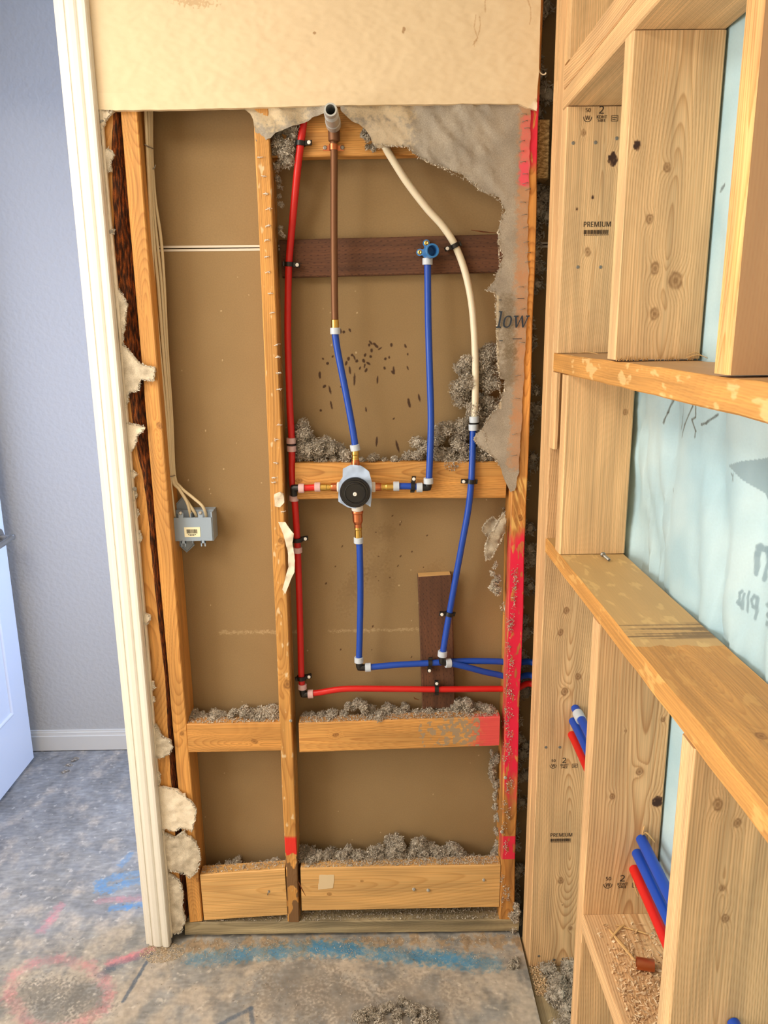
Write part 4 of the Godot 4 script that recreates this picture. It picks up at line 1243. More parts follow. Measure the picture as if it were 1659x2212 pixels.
func sheets() -> void:
	# grey building paper torn away from the bay
	var bb: Array = [-0.2871, 2.1277, 0.3998, 1.2415]
	var lo := Vector2(bb[0], bb[3])
	var hi := Vector2(bb[2], bb[1])
	var w := 560
	var h := 760
	var im := mottled(141, w, h, rgb(148, 139, 126), rgb(168, 158, 143), 1.2, 0.16)
	var to := func(f: Array) -> PackedVector2Array:
		var r := PackedVector2Array()
		for k in range(0, f.size(), 2):
			r.append(Vector2((f[k] - lo.x) / (hi.x - lo.x) * w, (hi.y - f[k + 1]) / (hi.y - lo.y) * h))
		return r
	# plaster skin stuck on it, the stud's colour where it is glued down, and the pink overspray
	stroke(im, to.call([-0.2589, 2.1003, -0.2145, 2.0954, -0.1595, 2.1059]), 20.0, rgb(206, 186, 152), 0.8, 0.5, 0.9)
	stroke(im, to.call([-0.0404, 2.1032, 0.0491, 2.1025, 0.0789, 2.0977]), 12.0, rgb(206, 186, 152), 0.8, 0.5, 0.8)
	stroke(im, to.call([0.0087, 2.0617, 0.0487, 2.0567, 0.0286, 2.0477]), 28.0, rgb(196, 178, 150), 0.8, 0.5, 0.8)
	stroke(im, to.call([0.336, 2.1075, 0.3365, 1.9324, 0.3369, 1.7564, 0.3387, 1.5926, 0.3378, 1.4432, 0.3323, 1.333]), 13.0, rgb(188, 138, 100), 0.75, 0.5, 0.7)
	stroke(im, to.call([0.3369, 2.0802, 0.3359, 2.0173, 0.3347, 1.959]), 10.0, rgb(226, 108, 104), 0.75, 0.35, 0.4)
	stroke(im, to.call([0.3347, 1.9892, 0.3346, 1.9609]), 9.0, rgb(236, 70, 100), 0.7, 0.4, 0.4)
	stroke(im, to.call([0.3036, 1.7063, 0.312, 1.5929, 0.3115, 1.5296]), 12.0, rgb(110, 96, 74), 0.6, 0.8, 0.9)
	stroke(im, to.call([0.2813, 1.7167, 0.2831, 1.5932, 0.2936, 1.4655]), 2.5, rgb(216, 200, 170), 0.7, 0.6, 0.4)
	var pm := textured(ImageTexture.create_from_image(im), 0.92)
	pm.rim_enabled = true
	pm.rim = 0.2
	var fold := func(x, y):
		var to_stud := clampf((0.335 - x) / 0.30, 0, 1)
		return nz.get_noise_2d((x + y) * 900, (y - x) * 220) * 0.014 * to_stud + nz.get_noise_2d((x + y * 0.8) * 3600, (y - x) * 700) * 0.006 * smoothstep(0.0, 0.12, 0.335 - x) + nz.get_noise_2d(x * 5200, y * 5200) * 0.0012
	var g := Geo.new()
	sheet(g, V2([-0.0652, 2.1052, -0.0408, 2.0831, -0.0112, 2.0673, -0.0015, 2.0498, 0.0064, 2.0368, 0.0133, 2.0311, 0.0586, 2.0336, 0.0786, 2.0306, 0.0917, 2.0175, 0.1038, 2.0099, 0.129, 1.9985, 0.1594, 1.9889, 0.1848, 1.9802, 0.2001, 1.9744, 0.2207, 1.9572, 0.2362, 1.9419, 0.2537, 1.935, 0.2671, 1.9311, 0.2805, 1.9262, 0.2879, 1.9137, 0.2955, 1.8992, 0.2867, 1.88, 0.281, 1.8586, 0.2807, 1.8313, 0.2905, 1.8085, 0.2908, 1.7996, 0.286, 1.7818, 0.277, 1.765, 0.2752, 1.751, 0.2547, 1.7281, 0.2747, 1.7268, 0.2815, 1.7065, 0.279, 1.676, 0.2816, 1.6555, 0.2841, 1.5932, 0.2862, 1.5511, 0.2942, 1.5319, 0.3029, 1.5276, 0.3003, 1.5031, 0.2954, 1.4816, 0.2862, 1.4602, 0.2701, 1.4463, 0.2595, 1.4312, 0.2554, 1.417, 0.2382, 1.403, 0.234, 1.3898, 0.2464, 1.3731, 0.2687, 1.3584, 0.2856, 1.3426, 0.2948, 1.3279, 0.303, 1.3087, 0.3149, 1.2792, 0.3242, 1.2632, 0.3342, 1.2653, 0.3418, 1.3105, 0.3457, 1.3994, 0.3475, 1.5504, 0.351, 1.6752, 0.3505, 1.7562, 0.3456, 1.8746, 0.3458, 1.9608, 0.3448, 2.1129, 0.0989, 2.1157, -0.065, 2.1152]), 0.004, 0.0012, 0.008, 0.003, fold, lo, hi)
	var mem := put(g, "building_paper", pm)
	fringe(mem, V2([0.0064, 2.0368, 0.0133, 2.0311, 0.0586, 2.0336, 0.0786, 2.0306, 0.0917, 2.0175, 0.1038, 2.0099, 0.129, 1.9985, 0.1594, 1.9889, 0.1848, 1.9802, 0.2001, 1.9744, 0.2207, 1.9572, 0.2362, 1.9419, 0.2537, 1.935, 0.2671, 1.9311, 0.2805, 1.9262, 0.2879, 1.9137, 0.2955, 1.8992, 0.2867, 1.88, 0.281, 1.8586, 0.2807, 1.8313, 0.2905, 1.8085, 0.2908, 1.7996, 0.286, 1.7818, 0.277, 1.765, 0.2752, 1.751, 0.2547, 1.7281, 0.2747, 1.7268, 0.2815, 1.7065, 0.279, 1.676, 0.2816, 1.6555, 0.2841, 1.5932, 0.2862, 1.5511, 0.2942, 1.5319, 0.3029, 1.5276, 0.3003, 1.5031, 0.2954, 1.4816, 0.2862, 1.4602, 0.2701, 1.4463, 0.2595, 1.4312, 0.2554, 1.417, 0.2382, 1.403, 0.234, 1.3898, 0.2464, 1.3731, 0.2687, 1.3584, 0.2856, 1.3426, 0.2948, 1.3279, 0.2856, 1.3426, 0.2687, 1.3584, 0.2554, 1.417, 0.2701, 1.4463, 0.2954, 1.4816, 0.2862, 1.5511, 0.2816, 1.6555, 0.2747, 1.7268, 0.286, 1.7818, 0.2807, 1.8313, 0.2867, 1.88, 0.2879, 1.9137, 0.2671, 1.9311, 0.2207, 1.9572, 0.129, 1.9985, 0.0786, 2.0306]), 0.004, Color(0.40, 0.35, 0.27), Color(0.72, 0.65, 0.53), 600.0, 0.0026)
	tag(mem, "torn grey building paper stapled to the pink stud, ragged inner edge", "building paper")
	# the word left on it and its guide dashes
	var at: Array = [0.3171, 1.6653, 0.2874, 1.7084, 0.3347, 1.711, 0.2918, 1.6182, 0.3289, 1.6219]
	var wd := words(mem, "printed_word", "low", Vector3(at[0], at[1] - 0.002, 0.0075), 0.034, M.ink_blue, Basis(), 0.88, true, 0.18)
	wd.set_meta("label", "dark hand-lettered word low")
	g = Geo.new()
	for k in [[0, 2, 0.007], [0, 4, 0.016], [0, 6, 0.008], [0, 8, 0.021]]:
		g = Geo.new()
		g.box(Vector3(at[k[1]], at[k[1] + 1], 0.0078), Vector3(k[2], 0.0014, 0.0006), 0.0001)
		put(g, "guide_dash", M.ink_blue, mem)
	g = Geo.new()
	sheet(g, V2([-0.281, 2.1132, -0.2713, 2.1086, -0.2589, 2.1003, -0.2535, 2.0885, -0.2513, 2.0729, -0.2487, 2.0462, -0.2175, 2.0515, -0.201, 2.0633, -0.1606, 2.0768, -0.1202, 2.092, -0.0971, 2.1009, -0.0967, 2.1145, -0.2809, 2.115]), 0.004, 0.0015, 0.008, 0.003, fold, lo, hi)
	tag(put(g, "building_paper", pm), "plaster-crusted flap of grey paper hanging left of the shower outlet", "building paper")
	# curled scraps below the valve block
	torn("building_paper", "curled grey paper scrap hanging under the valve block by the stud", [0.3118, 1.2073, 0.3168, 1.1899, 0.3153, 1.1607, 0.3089, 1.1432, 0.3002, 1.1257, 0.2915, 1.1081, 0.2828, 1.0904, 0.2714, 1.087, 0.2664, 1.1084, 0.2684, 1.1262, 0.277, 1.1496, 0.2879, 1.167, 0.2987, 1.1901], -0.012, 0.0012, M.scrap, 0.006, 0.002, 0.016, "building paper")
	torn("building_paper", "small grey paper scrap behind the curled one", [0.2896, 1.1945, 0.299, 1.1826, 0.295, 1.1589, 0.2781, 1.1413, 0.2652, 1.1534, 0.2626, 1.1677, 0.2738, 1.1829], -0.03, 0.0012, M.scrap, 0.006, 0.002, 0.010, "building paper")
	torn("paper_strip", "white paper strip peeling down the amber middle stud", [-0.2363, 1.1974, -0.2196, 1.1971, -0.2123, 1.1843, -0.1995, 1.168, -0.2049, 1.1448, -0.1999, 1.1001, -0.2021, 1.0706, -0.2107, 1.0541, -0.2271, 1.0136, -0.2335, 1.0257, -0.2255, 1.0543, -0.2163, 1.0839, -0.2169, 1.1251, -0.2254, 1.166], 0.010, 0.0006, M.paper_white, 0.005, 0.0008, 0.006, "paper strip")
	torn("plaster_chunk", "white plaster chunk stuck to the middle stud above the paper strip", [-0.2436, 1.2655, -0.2279, 1.2709, -0.2215, 1.2652, -0.2201, 1.2447, -0.2305, 1.2335, -0.2438, 1.2359], 0.010, 0.0095, M.torn, 0.004, 0.001, 0.006)
	# broken drywall left along the casing, each piece with its gypsum thickness
	var left := [
		["drywall scrap with a nail at the top corner of the cut-out", [-0.59, 2.1091, -0.548, 2.1061, -0.5544, 2.1007, -0.5653, 2.0899, -0.5727, 2.0745, -0.5808, 2.0627, -0.59, 2.0792], 0.009, M.torn],
		["grey torn drywall scrap beside the upper bark edge", [-0.5907, 2.0518, -0.5784, 2.0352, -0.5669, 2.0314, -0.555, 2.0202, -0.5633, 2.0055, -0.5672, 1.985, -0.5789, 1.9888, -0.5888, 2.0103], 0.006, M.torn_grey],
		["tiny drywall scrap around a screw head beside the bark", [-0.5859, 1.8732, -0.5679, 1.8691, -0.5711, 1.8566, -0.5777, 1.8518, -0.5855, 1.8558], 0.007, M.torn],
		["largest torn drywall piece with a flap across the cable stud", [-0.5895, 1.7657, -0.572, 1.7426, -0.5611, 1.7255, -0.5537, 1.7032, -0.5603, 1.6871, -0.5623, 1.6647, -0.5707, 1.6412, -0.5706, 1.6196, -0.5572, 1.6039, -0.5423, 1.5798, -0.5218, 1.5712, -0.5032, 1.5657, -0.5098, 1.5363, -0.5371, 1.5409, -0.5457, 1.5156, -0.5674, 1.5116, -0.5769, 1.4764, -0.5834, 1.4765, -0.5872, 1.6445], 0.006, M.torn_grey],
		["white drywall piece below the big flap", [-0.5843, 1.442, -0.5631, 1.4374, -0.5398, 1.4328, -0.5441, 1.4198, -0.559, 1.4102, -0.5631, 1.3872, -0.574, 1.3742, -0.5838, 1.3743], 0.006, M.torn],
		["small drywall crumb beside the casing, above the dark screw", [-0.5856, 1.33, -0.5716, 1.3265, -0.5647, 1.3174, -0.5741, 1.3109, -0.5836, 1.3143], 0.006, M.torn],
		["small drywall crumb around the dark screw in the trimmer", [-0.5846, 1.2784, -0.5749, 1.276, -0.5703, 1.2646, -0.5766, 1.2556, -0.5842, 1.258], 0.005, M.torn_grey],
		["fuzzy drywall crumb beside the casing at outlet-box height", [-0.5848, 1.2387, -0.5718, 1.2351, -0.5685, 1.2213, -0.5782, 1.2122, -0.5842, 1.2192], 0.005, M.torn_grey],
		["drywall crumb below the outlet box level", [-0.5853, 1.1812, -0.5711, 1.1775, -0.5667, 1.1636, -0.5746, 1.1497, -0.5842, 1.1545], 0.006, M.torn_grey],
		["white plaster crumb with a nail on the trimmer edge", [-0.584, 0.971, -0.5695, 0.9671, -0.5624, 0.9547, -0.5741, 0.939, -0.5838, 0.9465], 0.006, M.torn],
		["plaster crumb on the trimmer above the short block", [-0.582, 0.7864, -0.5707, 0.7811, -0.567, 0.7683, -0.5773, 0.7582, -0.5837, 0.766], 0.006, M.torn],
		["tiny plaster crumb low on the trimmer", [-0.5851, 0.7481, -0.5726, 0.7427, -0.5725, 0.7298, -0.5825, 0.7222], 0.006, M.torn],
		["torn drywall tongue beside the short block", [-0.588, 0.6702, -0.5777, 0.6648, -0.56, 0.6328, -0.5431, 0.6193, -0.5348, 0.6032, -0.5436, 0.582, -0.5722, 0.5691, -0.5889, 0.5855], 0.006, M.torn_grey],
		["small torn drywall tip above the large cream piece", [-0.5868, 0.5371, -0.5744, 0.526, -0.5767, 0.4961, -0.5869, 0.4895], 0.006, M.torn],
		["large cream torn drywall piece low beside the casing", [-0.5889, 0.4881, -0.5436, 0.479, -0.5136, 0.4565, -0.4944, 0.4354, -0.4872, 0.4144, -0.4946, 0.3783, -0.5026, 0.3517, -0.5337, 0.3636, -0.5494, 0.3513, -0.5698, 0.3588, -0.5943, 0.3593], 0.007, M.torn],
		["second cream torn drywall piece with grey torn face", [-0.5915, 0.3479, -0.5509, 0.3315, -0.5263, 0.348, -0.5043, 0.3263, -0.4876, 0.299, -0.4849, 0.2659, -0.4973, 0.2287, -0.5176, 0.2073, -0.5353, 0.2222, -0.5622, 0.2301, -0.5966, 0.2366], 0.007, M.torn_grey],
		["dirty crumbling plaster strip at the casing foot", [-0.5956, 0.2248, -0.5472, 0.202, -0.5404, 0.1578, -0.5463, 0.1105, -0.5414, 0.073, -0.5545, 0.0326, -0.6059, 0.0277], 0.008, M.torn_grey]]
	for s in left:
		torn("drywall_scrap", s[0], s[1], 0.010, s[2], s[3], 0.004, 0.0065, 0.0035)
	# thin remaining drywall edge along the casing
	var ge := Geo.new()
	ge.board(Vector3(-0.585, 0.02, 0.0122), Vector3(0.0065, 0, 0), Vector3(0, 0, -0.010), Vector3(0.006, 2.12, 0), 0.001, 160, 0.0035, nz)
	tag(put(ge, "drywall_edge", M.torn), "narrow broken drywall edge running along the casing", "drywall scrap")
	# fibreboard block in the gap at the upper right
	var gf := Geo.new()
	var fb: Array = [0.3678, 1.9696, 0.396, 2.0892]
	gf.board(Vector3(fb[0], fb[1], -0.02), Vector3(fb[2] - fb[0], 0, 0), Vector3(0, 0, -0.07), Vector3(0, fb[3] - fb[1], 0), 0.003, 14, 0.004, nz, 0, 0, 0.1, 0.2)
	tag(put(gf, "fibreboard_piece", M.osb), "rough tan fibreboard piece in the gap beside the pink stud", "board piece")

# ---------------------------------------------------------------- plumbing
func pipe(parent: Node, called: String, p: Array, m: Material, r := 0.0080, sides := 16, r_end := 0.0) -> MeshInstance3D:
	var g := Geo.new()
	var pts := curve(V3(p), 8)
	var rad := PackedFloat32Array()
	for q in pts:
		rad.append(lerpf(r, r_end, smoothstep(0.02, 0.10, q.z)) if r_end > 0.0 else r)
	g.tube(pts, rad, sides)
	return put(g, called, m, parent)

func band(parent: Node, called: String, at: Vector3, axis: Vector3, length: float, r: float, m: Material) -> MeshInstance3D:
	var g := Geo.new()
	g.lathe(at - axis.normalized() * length * 0.5, axis, [[0, 0.005], [0, r - 0.0008], [0.0008, r], [length - 0.0008, r], [length, r - 0.0008], [length, 0.005]], 22)
	return put(g, called, m, parent)

func elbow(parent: Node, a: Array, m: Material, r := 0.0085) -> void:
	var g := Geo.new()
	var p := V3(a)
	g.tube(PackedVector3Array([p[0], p[0].lerp(p[1], 0.85), p[1], p[1].lerp(p[2], 0.15), p[2]]), r, 14)
	put(g, "elbow", m, parent)

func P(a: Array, k := 0) -> Vector3:
	return Vector3(a[k * 3], a[k * 3 + 1], a[k * 3 + 2])

func clamp_on(label: String, a: Array, axis: Vector3, tail: Vector3, group := "", r := 0.0112) -> void:
	var at := P(a)
	var o := thing("pipe_clamp", label, "pipe clamp", at, group)
	var g := Geo.new()
	var ax := axis.normalized()
	g.lathe(at - ax * 0.005, ax, [[0, 0.0082], [0, r], [0.010, r], [0.010, 0.0082], [0, 0.0082]], 20)
	var t := tail.normalized()
	var side := t.cross(ax).normalized()
	g.obox(at + t * (r + 0.006), t * 0.016, ax * 0.010, side * 0.009, 0.001)
	g.obox(at - t * (r + 0.001), t * 0.006, ax * 0.010, side * 0.007, 0.001)
	put(g, "strap", M.black, o)
	g = Geo.new()
	g.lathe(at + t * (r + 0.008) + Vector3(0, 0, 0.004), Vector3(0, 0, 1), [[0, 0.002], [0.002, 0.0042], [0.0038, 0.0038], [0.0045, 0.0]], 12)
	put(g, "nail", M.tape, o)

func plumbing() -> void:
	# red hot line: riser with a coupling, branch to the valve, bottom elbow and run out through the right stud
	var hot := thing("red_pipe", "red plastic hot water pipe running down the middle stud and out to the right", "pipe", P([-0.1983, 0.7168, -0.045]))
	var riser: Array = [-0.1427, 2.1156, -0.024, -0.1466, 2.0907, -0.024, -0.1593, 2.0217, -0.025, -0.1698, 1.9596, -0.035, -0.1861, 1.8578, -0.054, -0.1941, 1.7941, -0.055, -0.1991, 1.7135, -0.052, -0.2025, 1.6154, -0.047, -0.2036, 1.4734, -0.045, -0.2024, 1.3896, -0.045, -0.2046, 1.3041, -0.045, -0.2025, 1.263, -0.042, -0.2001, 1.2319, -0.04, -0.1986, 1.1789, -0.04, -0.1978, 1.1126, -0.042, -0.1991, 0.9264, -0.045, -0.2013, 0.7682, -0.045, -0.1992, 0.726, -0.045]
	pipe(hot, "riser", riser, M.red_pipe, 0.0082)
	for b in [[-0.2037, 1.3862, -0.045], [-0.2033, 1.367, -0.045], [-0.202, 1.2446, -0.041], [-0.1979, 1.1114, -0.042], [-0.1999, 0.738, -0.045]]:
		band(hot, "expansion_ring", P(b), Vector3(0.02, 1, 0), 0.014, 0.0115, M.ring_pink)
	band(hot, "coupling", P([-0.2035, 1.3766, -0.045]), Vector3(0.02, 1, 0), 0.0035, 0.0118, M.black)
	elbow(hot, [-0.2005, 1.2539, -0.03, -0.2005, 1.2733, -0.026, -0.1821, 1.2738, -0.022], M.black, 0.0088)
	band(hot, "expansion_ring", P([-0.181, 1.2727, -0.022]), Vector3(1, 0, 0), 0.014, 0.0115, M.ring_pink)
	pipe(hot, "branch", [-0.1866, 1.2727, -0.022, -0.1618, 1.274, -0.022, -0.1369, 1.2759, -0.02], M.red_pipe)
	band(hot, "expansion_ring", P([-0.1414, 1.276, -0.02]), Vector3(1, 0, 0), 0.014, 0.0115, M.ring_pink)
	elbow(hot, [-0.2001, 0.734, -0.045, -0.1983, 0.7154, -0.045, -0.1825, 0.7165, -0.045], M.black, 0.0088)
	band(hot, "expansion_ring", P([-0.1788, 0.7164, -0.045]), Vector3(1, 0.05, 0), 0.014, 0.0115, M.ring_pink)
	var run: Array = [-0.1825, 0.7165, -0.045, -0.1556, 0.72, -0.045, -0.0861, 0.7294, -0.045, 0.0318, 0.7268, -0.046, 0.1549, 0.7233, -0.046, 0.3191, 0.7198, -0.05, 0.3572, 0.7164, -0.05]
	run.append_array([0.40, 0.742, -0.03, 0.445, 0.712, 0.03, 0.474, 0.671, 0.105, 0.479, 0.655, 0.3, 0.485, 0.636, 0.544, 0.487, 0.62, 0.75, 0.487, 0.60, 0.95])
	pipe(hot, "run", run, M.red_pipe, 0.008, 16, 0.0102)
	# shower outlet: threaded stub, elbow, copper drop and its adapter
	var drop := thing("copper_pipe", "copper riser with galvanised stub sticking out under the cream drywall", "pipe", P([-0.089, 1.6596, -0.024]))
	var e0 := P([-0.0812, 2.0809, -0.024])
	var g := Geo.new()
	var out := Vector3(0, 0, 1)
	g.lathe(e0 + out * 0.012, out, [[0.118, 0.0098], [0.0, 0.0098], [0.0, 0.0165], [0.030, 0.0165], [0.032, 0.0150], [0.080, 0.0150], [0.081, 0.0142], [0.110, 0.0142], [0.118, 0.0128], [0.118, 0.0098]], 26)
	for k in 8:
		g.lathe(e0 + out * (0.090 + k * 0.0032), out, [[0, 0.0140], [0.0012, 0.0149], [0.0024, 0.0140]], 22)
	put(g, "stub_out", M.chrome, drop)
	g = Geo.new()
	g.tube(PackedVector3Array([e0 + out * 0.016, e0 + out * 0.004, e0 + Vector3(0, -0.006, 0), e0 + Vector3(0, -0.026, 0)]), 0.0128, 18)
	g.lathe(e0 + Vector3(0, -0.024, 0), Vector3.DOWN, [[0, 0.0128], [0.006, 0.0128], [0.008, 0.0105], [0.009, 0.0085]], 20)
	put(g, "elbow", M.old_copper, drop)
	pipe(drop, "drop_pipe", [-0.0816, 2.0641, -0.024, -0.0828, 2.0379, -0.024, -0.0822, 2.0171, -0.024, -0.0866, 1.8538, -0.026, -0.0888, 1.7269, -0.026, -0.0891, 1.6701, -0.025, -0.089, 1.6597, -0.025], M.old_copper, 0.0080)
	band(drop, "solder_ring", P([-0.0821, 2.065, -0.024]), Vector3.UP, 0.004, 0.0098, M.solder)
	band(drop, "adapter", P([-0.0894, 1.6597, -0.025]), Vector3.UP, 0.020, 0.0090, M.brass)
	var strap := thing("pipe_strap", "copper two-screw strap holding the riser to the top block", "pipe strap", P([-0.0836, 2.0391, -0.03]))
	g = Geo.new()
	var s0 := P([-0.0833, 2.0379, -0.024])
	g.lathe(s0 + Vector3(0, -0.006, 0), Vector3.UP, [[0, 0.0082], [0, 0.0094], [0.012, 0.0094], [0.012, 0.0082]], 18)
	g.box(s0 + Vector3(0, 0, -0.0095), Vector3(0.046, 0.011, 0.0012), 0.0004)
	put(g, "band", M.copper, strap)
	for sx in [-0.0185, 0.0195]:
		g = Geo.new()
		g.lathe(s0 + Vector3(sx, 0.001, -0.009), Vector3(0, 0, 1), [[0, 0.0045], [0.0015, 0.0045], [0.0025, 0.003], [0.0025, 0.0]], 12)
		g.obox(s0 + Vector3(sx, 0.001, -0.0065), Vector3(0.0045, 0.0045, 0), Vector3(0.0008, -0.0008, 0), Vector3(0, 0, 0.0004), 0.0001)
		put(g, "screw", M.dull_steel, strap)
	# blue line from copper riser to the valve's top
	var b1 := thing("blue_pipe", "short blue pipe slanting from the copper riser down to the valve", "pipe", P([-0.0485, 1.3711, -0.02]))
	pipe(b1, "pipe", [-0.0893, 1.6513, -0.025, -0.0892, 1.6335, -0.025, -0.0842, 1.5944, -0.025, -0.0698, 1.514, -0.023, -0.0581, 1.4454, -0.021, -0.0498, 1.3912, -0.02, -0.0481, 1.3655, -0.02], M.blue_pipe)
	band(b1, "expansion_ring", P([-0.0892, 1.644, -0.025]), Vector3(0, 1, 0), 0.015, 0.0118, M.ring_clear)
	band(b1, "expansion_ring", P([-0.0485, 1.3711, -0.02]), Vector3(-0.15, 1, 0), 0.015, 0.0118, M.ring_clear)
	# mixing valve
	var c := P([-0.0496, 1.2688, 0.022])
	var valve := thing("shower_valve", "round black shower valve wrapped in pale blue film, four copper and brass ports", "valve", P([-0.0514, 1.2205, -0.015]))
	var vc := Vector3(P([-0.0493, 1.27, -0.015]).x, P([-0.0493, 1.27, -0.015]).y, -0.015)
	g = Geo.new()
	g.lathe(Vector3(c.x, c.y, -0.032), Vector3(0, 0, 1), [[0, 0.0], [0, 0.030], [0.034, 0.030], [0.036, 0.026], [0.036, 0.0]], 28)
	put(g, "body", M.brass, valve)
	g = Geo.new()
	var film := V2([-0.0774, 1.3258, -0.0596, 1.3345, -0.0354, 1.333, -0.0158, 1.3182, -0.0096, 1.2935, -0.0102, 1.2539, -0.0139, 1.2311, -0.0359, 1.2451, -0.0496, 1.2282, -0.0673, 1.2307, -0.0903, 1.2459, -0.0893, 1.2889, -0.0789, 1.3056])
	sheet(g, film, 0.010, 0.0020, 0.006, 0.0008, dent(0.006, 2600, 2600))
	put(g, "protective_film", M.film, valve)
	g = Geo.new()
	var f0 := Vector3(c.x, c.y, 0.004)
	g.lathe(f0, Vector3(0, 0, 1), [[0, 0.0], [0, 0.0355], [0.004, 0.0365], [0.014, 0.0365], [0.017, 0.0345], [0.017, 0.0315], [0.0195, 0.0305], [0.0195, 0.0262], [0.022, 0.0255], [0.0225, 0.0235], [0.0205, 0.0225], [0.0205, 0.0]], 48)
	put(g, "black_cover", M.black, valve)
	g = Geo.new()
	g.lathe(f0 + Vector3(0.0, -0.002, 0.0205), Vector3(0, 0, 1), [[0, 0.0048], [0.003, 0.0048], [0.004, 0.0038], [0.004, 0.0022], [0.002, 0.0020], [0.002, 0.0]], 16)
	put(g, "stem", M.tape, valve)
	for port in [["top", [-0.0483, 1.3249, -0.02], Vector3(0, 1, 0)], ["left", [-0.0909, 1.2753, -0.02], Vector3(-1, 0, 0)], ["right", [-0.0043, 1.2741, -0.02], Vector3(1, 0, 0)]]:
		var p0 := P(port[1])
		var ax: Vector3 = port[2]
		g = Geo.new()
		g.lathe(p0 - ax * 0.022, ax, [[0, 0.012], [0.016, 0.012], [0.018, 0.0125], [0.024, 0.0125], [0.026, 0.009]], 18)
		put(g, "tape_wrap", M.tape, valve)
		g = Geo.new()
		g.lathe(p0, ax, [[0, 0.0095], [0.004, 0.0100], [0.006, 0.0102], [0.014, 0.0098], [0.018, 0.0088], [0.020, 0.0088]], 20)
		put(g, "copper_port", M.copper, valve)
		g = Geo.new()
		g.lathe(p0 + ax * 0.018, ax, [[0, 0.0092], [0.002, 0.0092], [0.003, 0.0082], [0.010, 0.0082], [0.012, 0.0090], [0.022, 0.0088], [0.030, 0.0086]], 20)
		put(g, "brass_adapter", M.brass, valve)
	g = Geo.new()
	var pb := P([-0.0458, 1.222, -0.018])
	g.lathe(pb, Vector3.DOWN, [[-0.012, 0.014], [0.004, 0.014], [0.006, 0.013]], 20)
	put(g, "tape_wrap", M.tape, valve)
	g = Geo.new()
	g.lathe(pb + Vector3(0, -0.006, 0), Vector3(0.02, -1, 0), [[0, 0.0138], [0.002, 0.0142], [0.006, 0.0142], [0.008, 0.0125], [0.026, 0.0125], [0.030, 0.0110], [0.034, 0.0090], [0.046, 0.0088]], 22)
	put(g, "copper_port", M.copper, valve)
	g = Geo.new()
	g.lathe(pb + Vector3(0.001, -0.050, 0), Vector3(0.01, -1, 0), [[-0.002, 0.0092], [0.003, 0.0095], [0.005, 0.0084], [0.024, 0.0088]], 20)
	put(g, "brass_adapter", M.brass, valve)
	# blue line from the valve's right port up to the drop-ear elbow
	var b2 := thing("blue_pipe", "upright blue pipe rising from the valve's right port to the blue ear elbow", "pipe", P([0.124, 1.2723, -0.02]))
	pipe(b2, "pipe", [0.0452, 1.2746, -0.02, 0.0733, 1.2753, -0.02, 0.1127, 1.2725, -0.02], M.blue_pipe)
	band(b2, "expansion_ring", P([0.0497, 1.2751, -0.02]), Vector3(1, 0, 0), 0.0145, 0.0118, M.ring_clear)
	band(b2, "expansion_ring", P([0.106, 1.2714, -0.02]), Vector3(1, 0, 0), 0.0145, 0.0118, M.ring_clear)
	elbow(b2, [0.1082, 1.2714, -0.02, 0.1274, 1.2711, -0.02, 0.1279, 1.2883, -0.02], M.black, 0.0088)
	band(b2, "expansion_ring", P([0.1279, 1.2878, -0.02]), Vector3(0, 1, 0), 0.0145, 0.0118, M.ring_clear)
	pipe(b2, "pipe", [0.1285, 1.2837, -0.02, 0.1301, 1.3145, -0.02, 0.1342, 1.43, -0.028, 0.131, 1.552, -0.034, 0.1278, 1.6679, -0.04, 0.1269, 1.7616, -0.046, 0.1263, 1.8024, -0.046], M.blue_pipe)
	band(b2, "expansion_ring", P([0.1263, 1.7974, -0.046]), Vector3(0, 1, 0), 0.0150, 0.0118, M.ring_clear)
	var ear := thing("ear_elbow", "blue drop-ear elbow with brass screw ears on the dark plank", "elbow fitting", P([0.1282, 1.8129, -0.05]))
	g = Geo.new()
	var ec := P([0.128, 1.8178, -0.048])
	var fd := Vector3(0.22, 0.02, 1).normalized()
	g.lathe(ec - fd * 0.012, fd, [[0, 0.0], [0, 0.012], [0.012, 0.013], [0.026, 0.0135], [0.028, 0.0158], [0.046, 0.0158], [0.047, 0.0148], [0.047, 0.0118], [0.020, 0.0112], [0.020, 0.0]], 26)
	g.lathe(ec, Vector3.DOWN, [[0, 0.0105], [0.010, 0.0105], [0.012, 0.0090], [0.016, 0.0090]], 18)
	put(g, "body", M.blue_fitting, ear)
	for s in [[0.1092, 1.8187, -0.055], [0.1242, 1.8388, -0.055]]:
		g = Geo.new()
		var sp := P(s)
		g.lathe(sp + Vector3(0, 0, -0.006), Vector3(0, 0, 1), [[0, 0.0], [0, 0.0080], [0.004, 0.0080], [0.0045, 0.0]], 16)
		g.obox((sp + ec) * 0.5 + Vector3(0, 0, -0.004), (ec - sp), (ec - sp).cross(Vector3(0, 0, 1)).normalized() * 0.013, Vector3(0, 0, 0.004), 0.0005)
		put(g, "ear", M.blue_fitting, ear)
		g = Geo.new()
		g.lathe(sp + Vector3(0, 0, -0.0015), Vector3(0, 0, 1), [[0, 0.0052], [0.002, 0.0052], [0.003, 0.0030], [0.001, 0.0]], 12)
		put(g, "brass_screw", M.brass, ear)
	# blue line from the valve's foot to the bottom elbow and out to the right
	var b3 := thing("blue_pipe", "blue pipe hanging straight below the valve and turning right at the bottom", "pipe", P([-0.0472, 0.7927, -0.04]))
	pipe(b3, "pipe", [-0.0443, 1.1491, -0.019, -0.044, 1.1336, -0.019, -0.0421, 1.1167, -0.02, -0.0425, 1.0001, -0.028, -0.0467, 0.8807, -0.036, -0.0496, 0.82, -0.04, -0.0499, 0.8071, -0.04], M.blue_pipe)
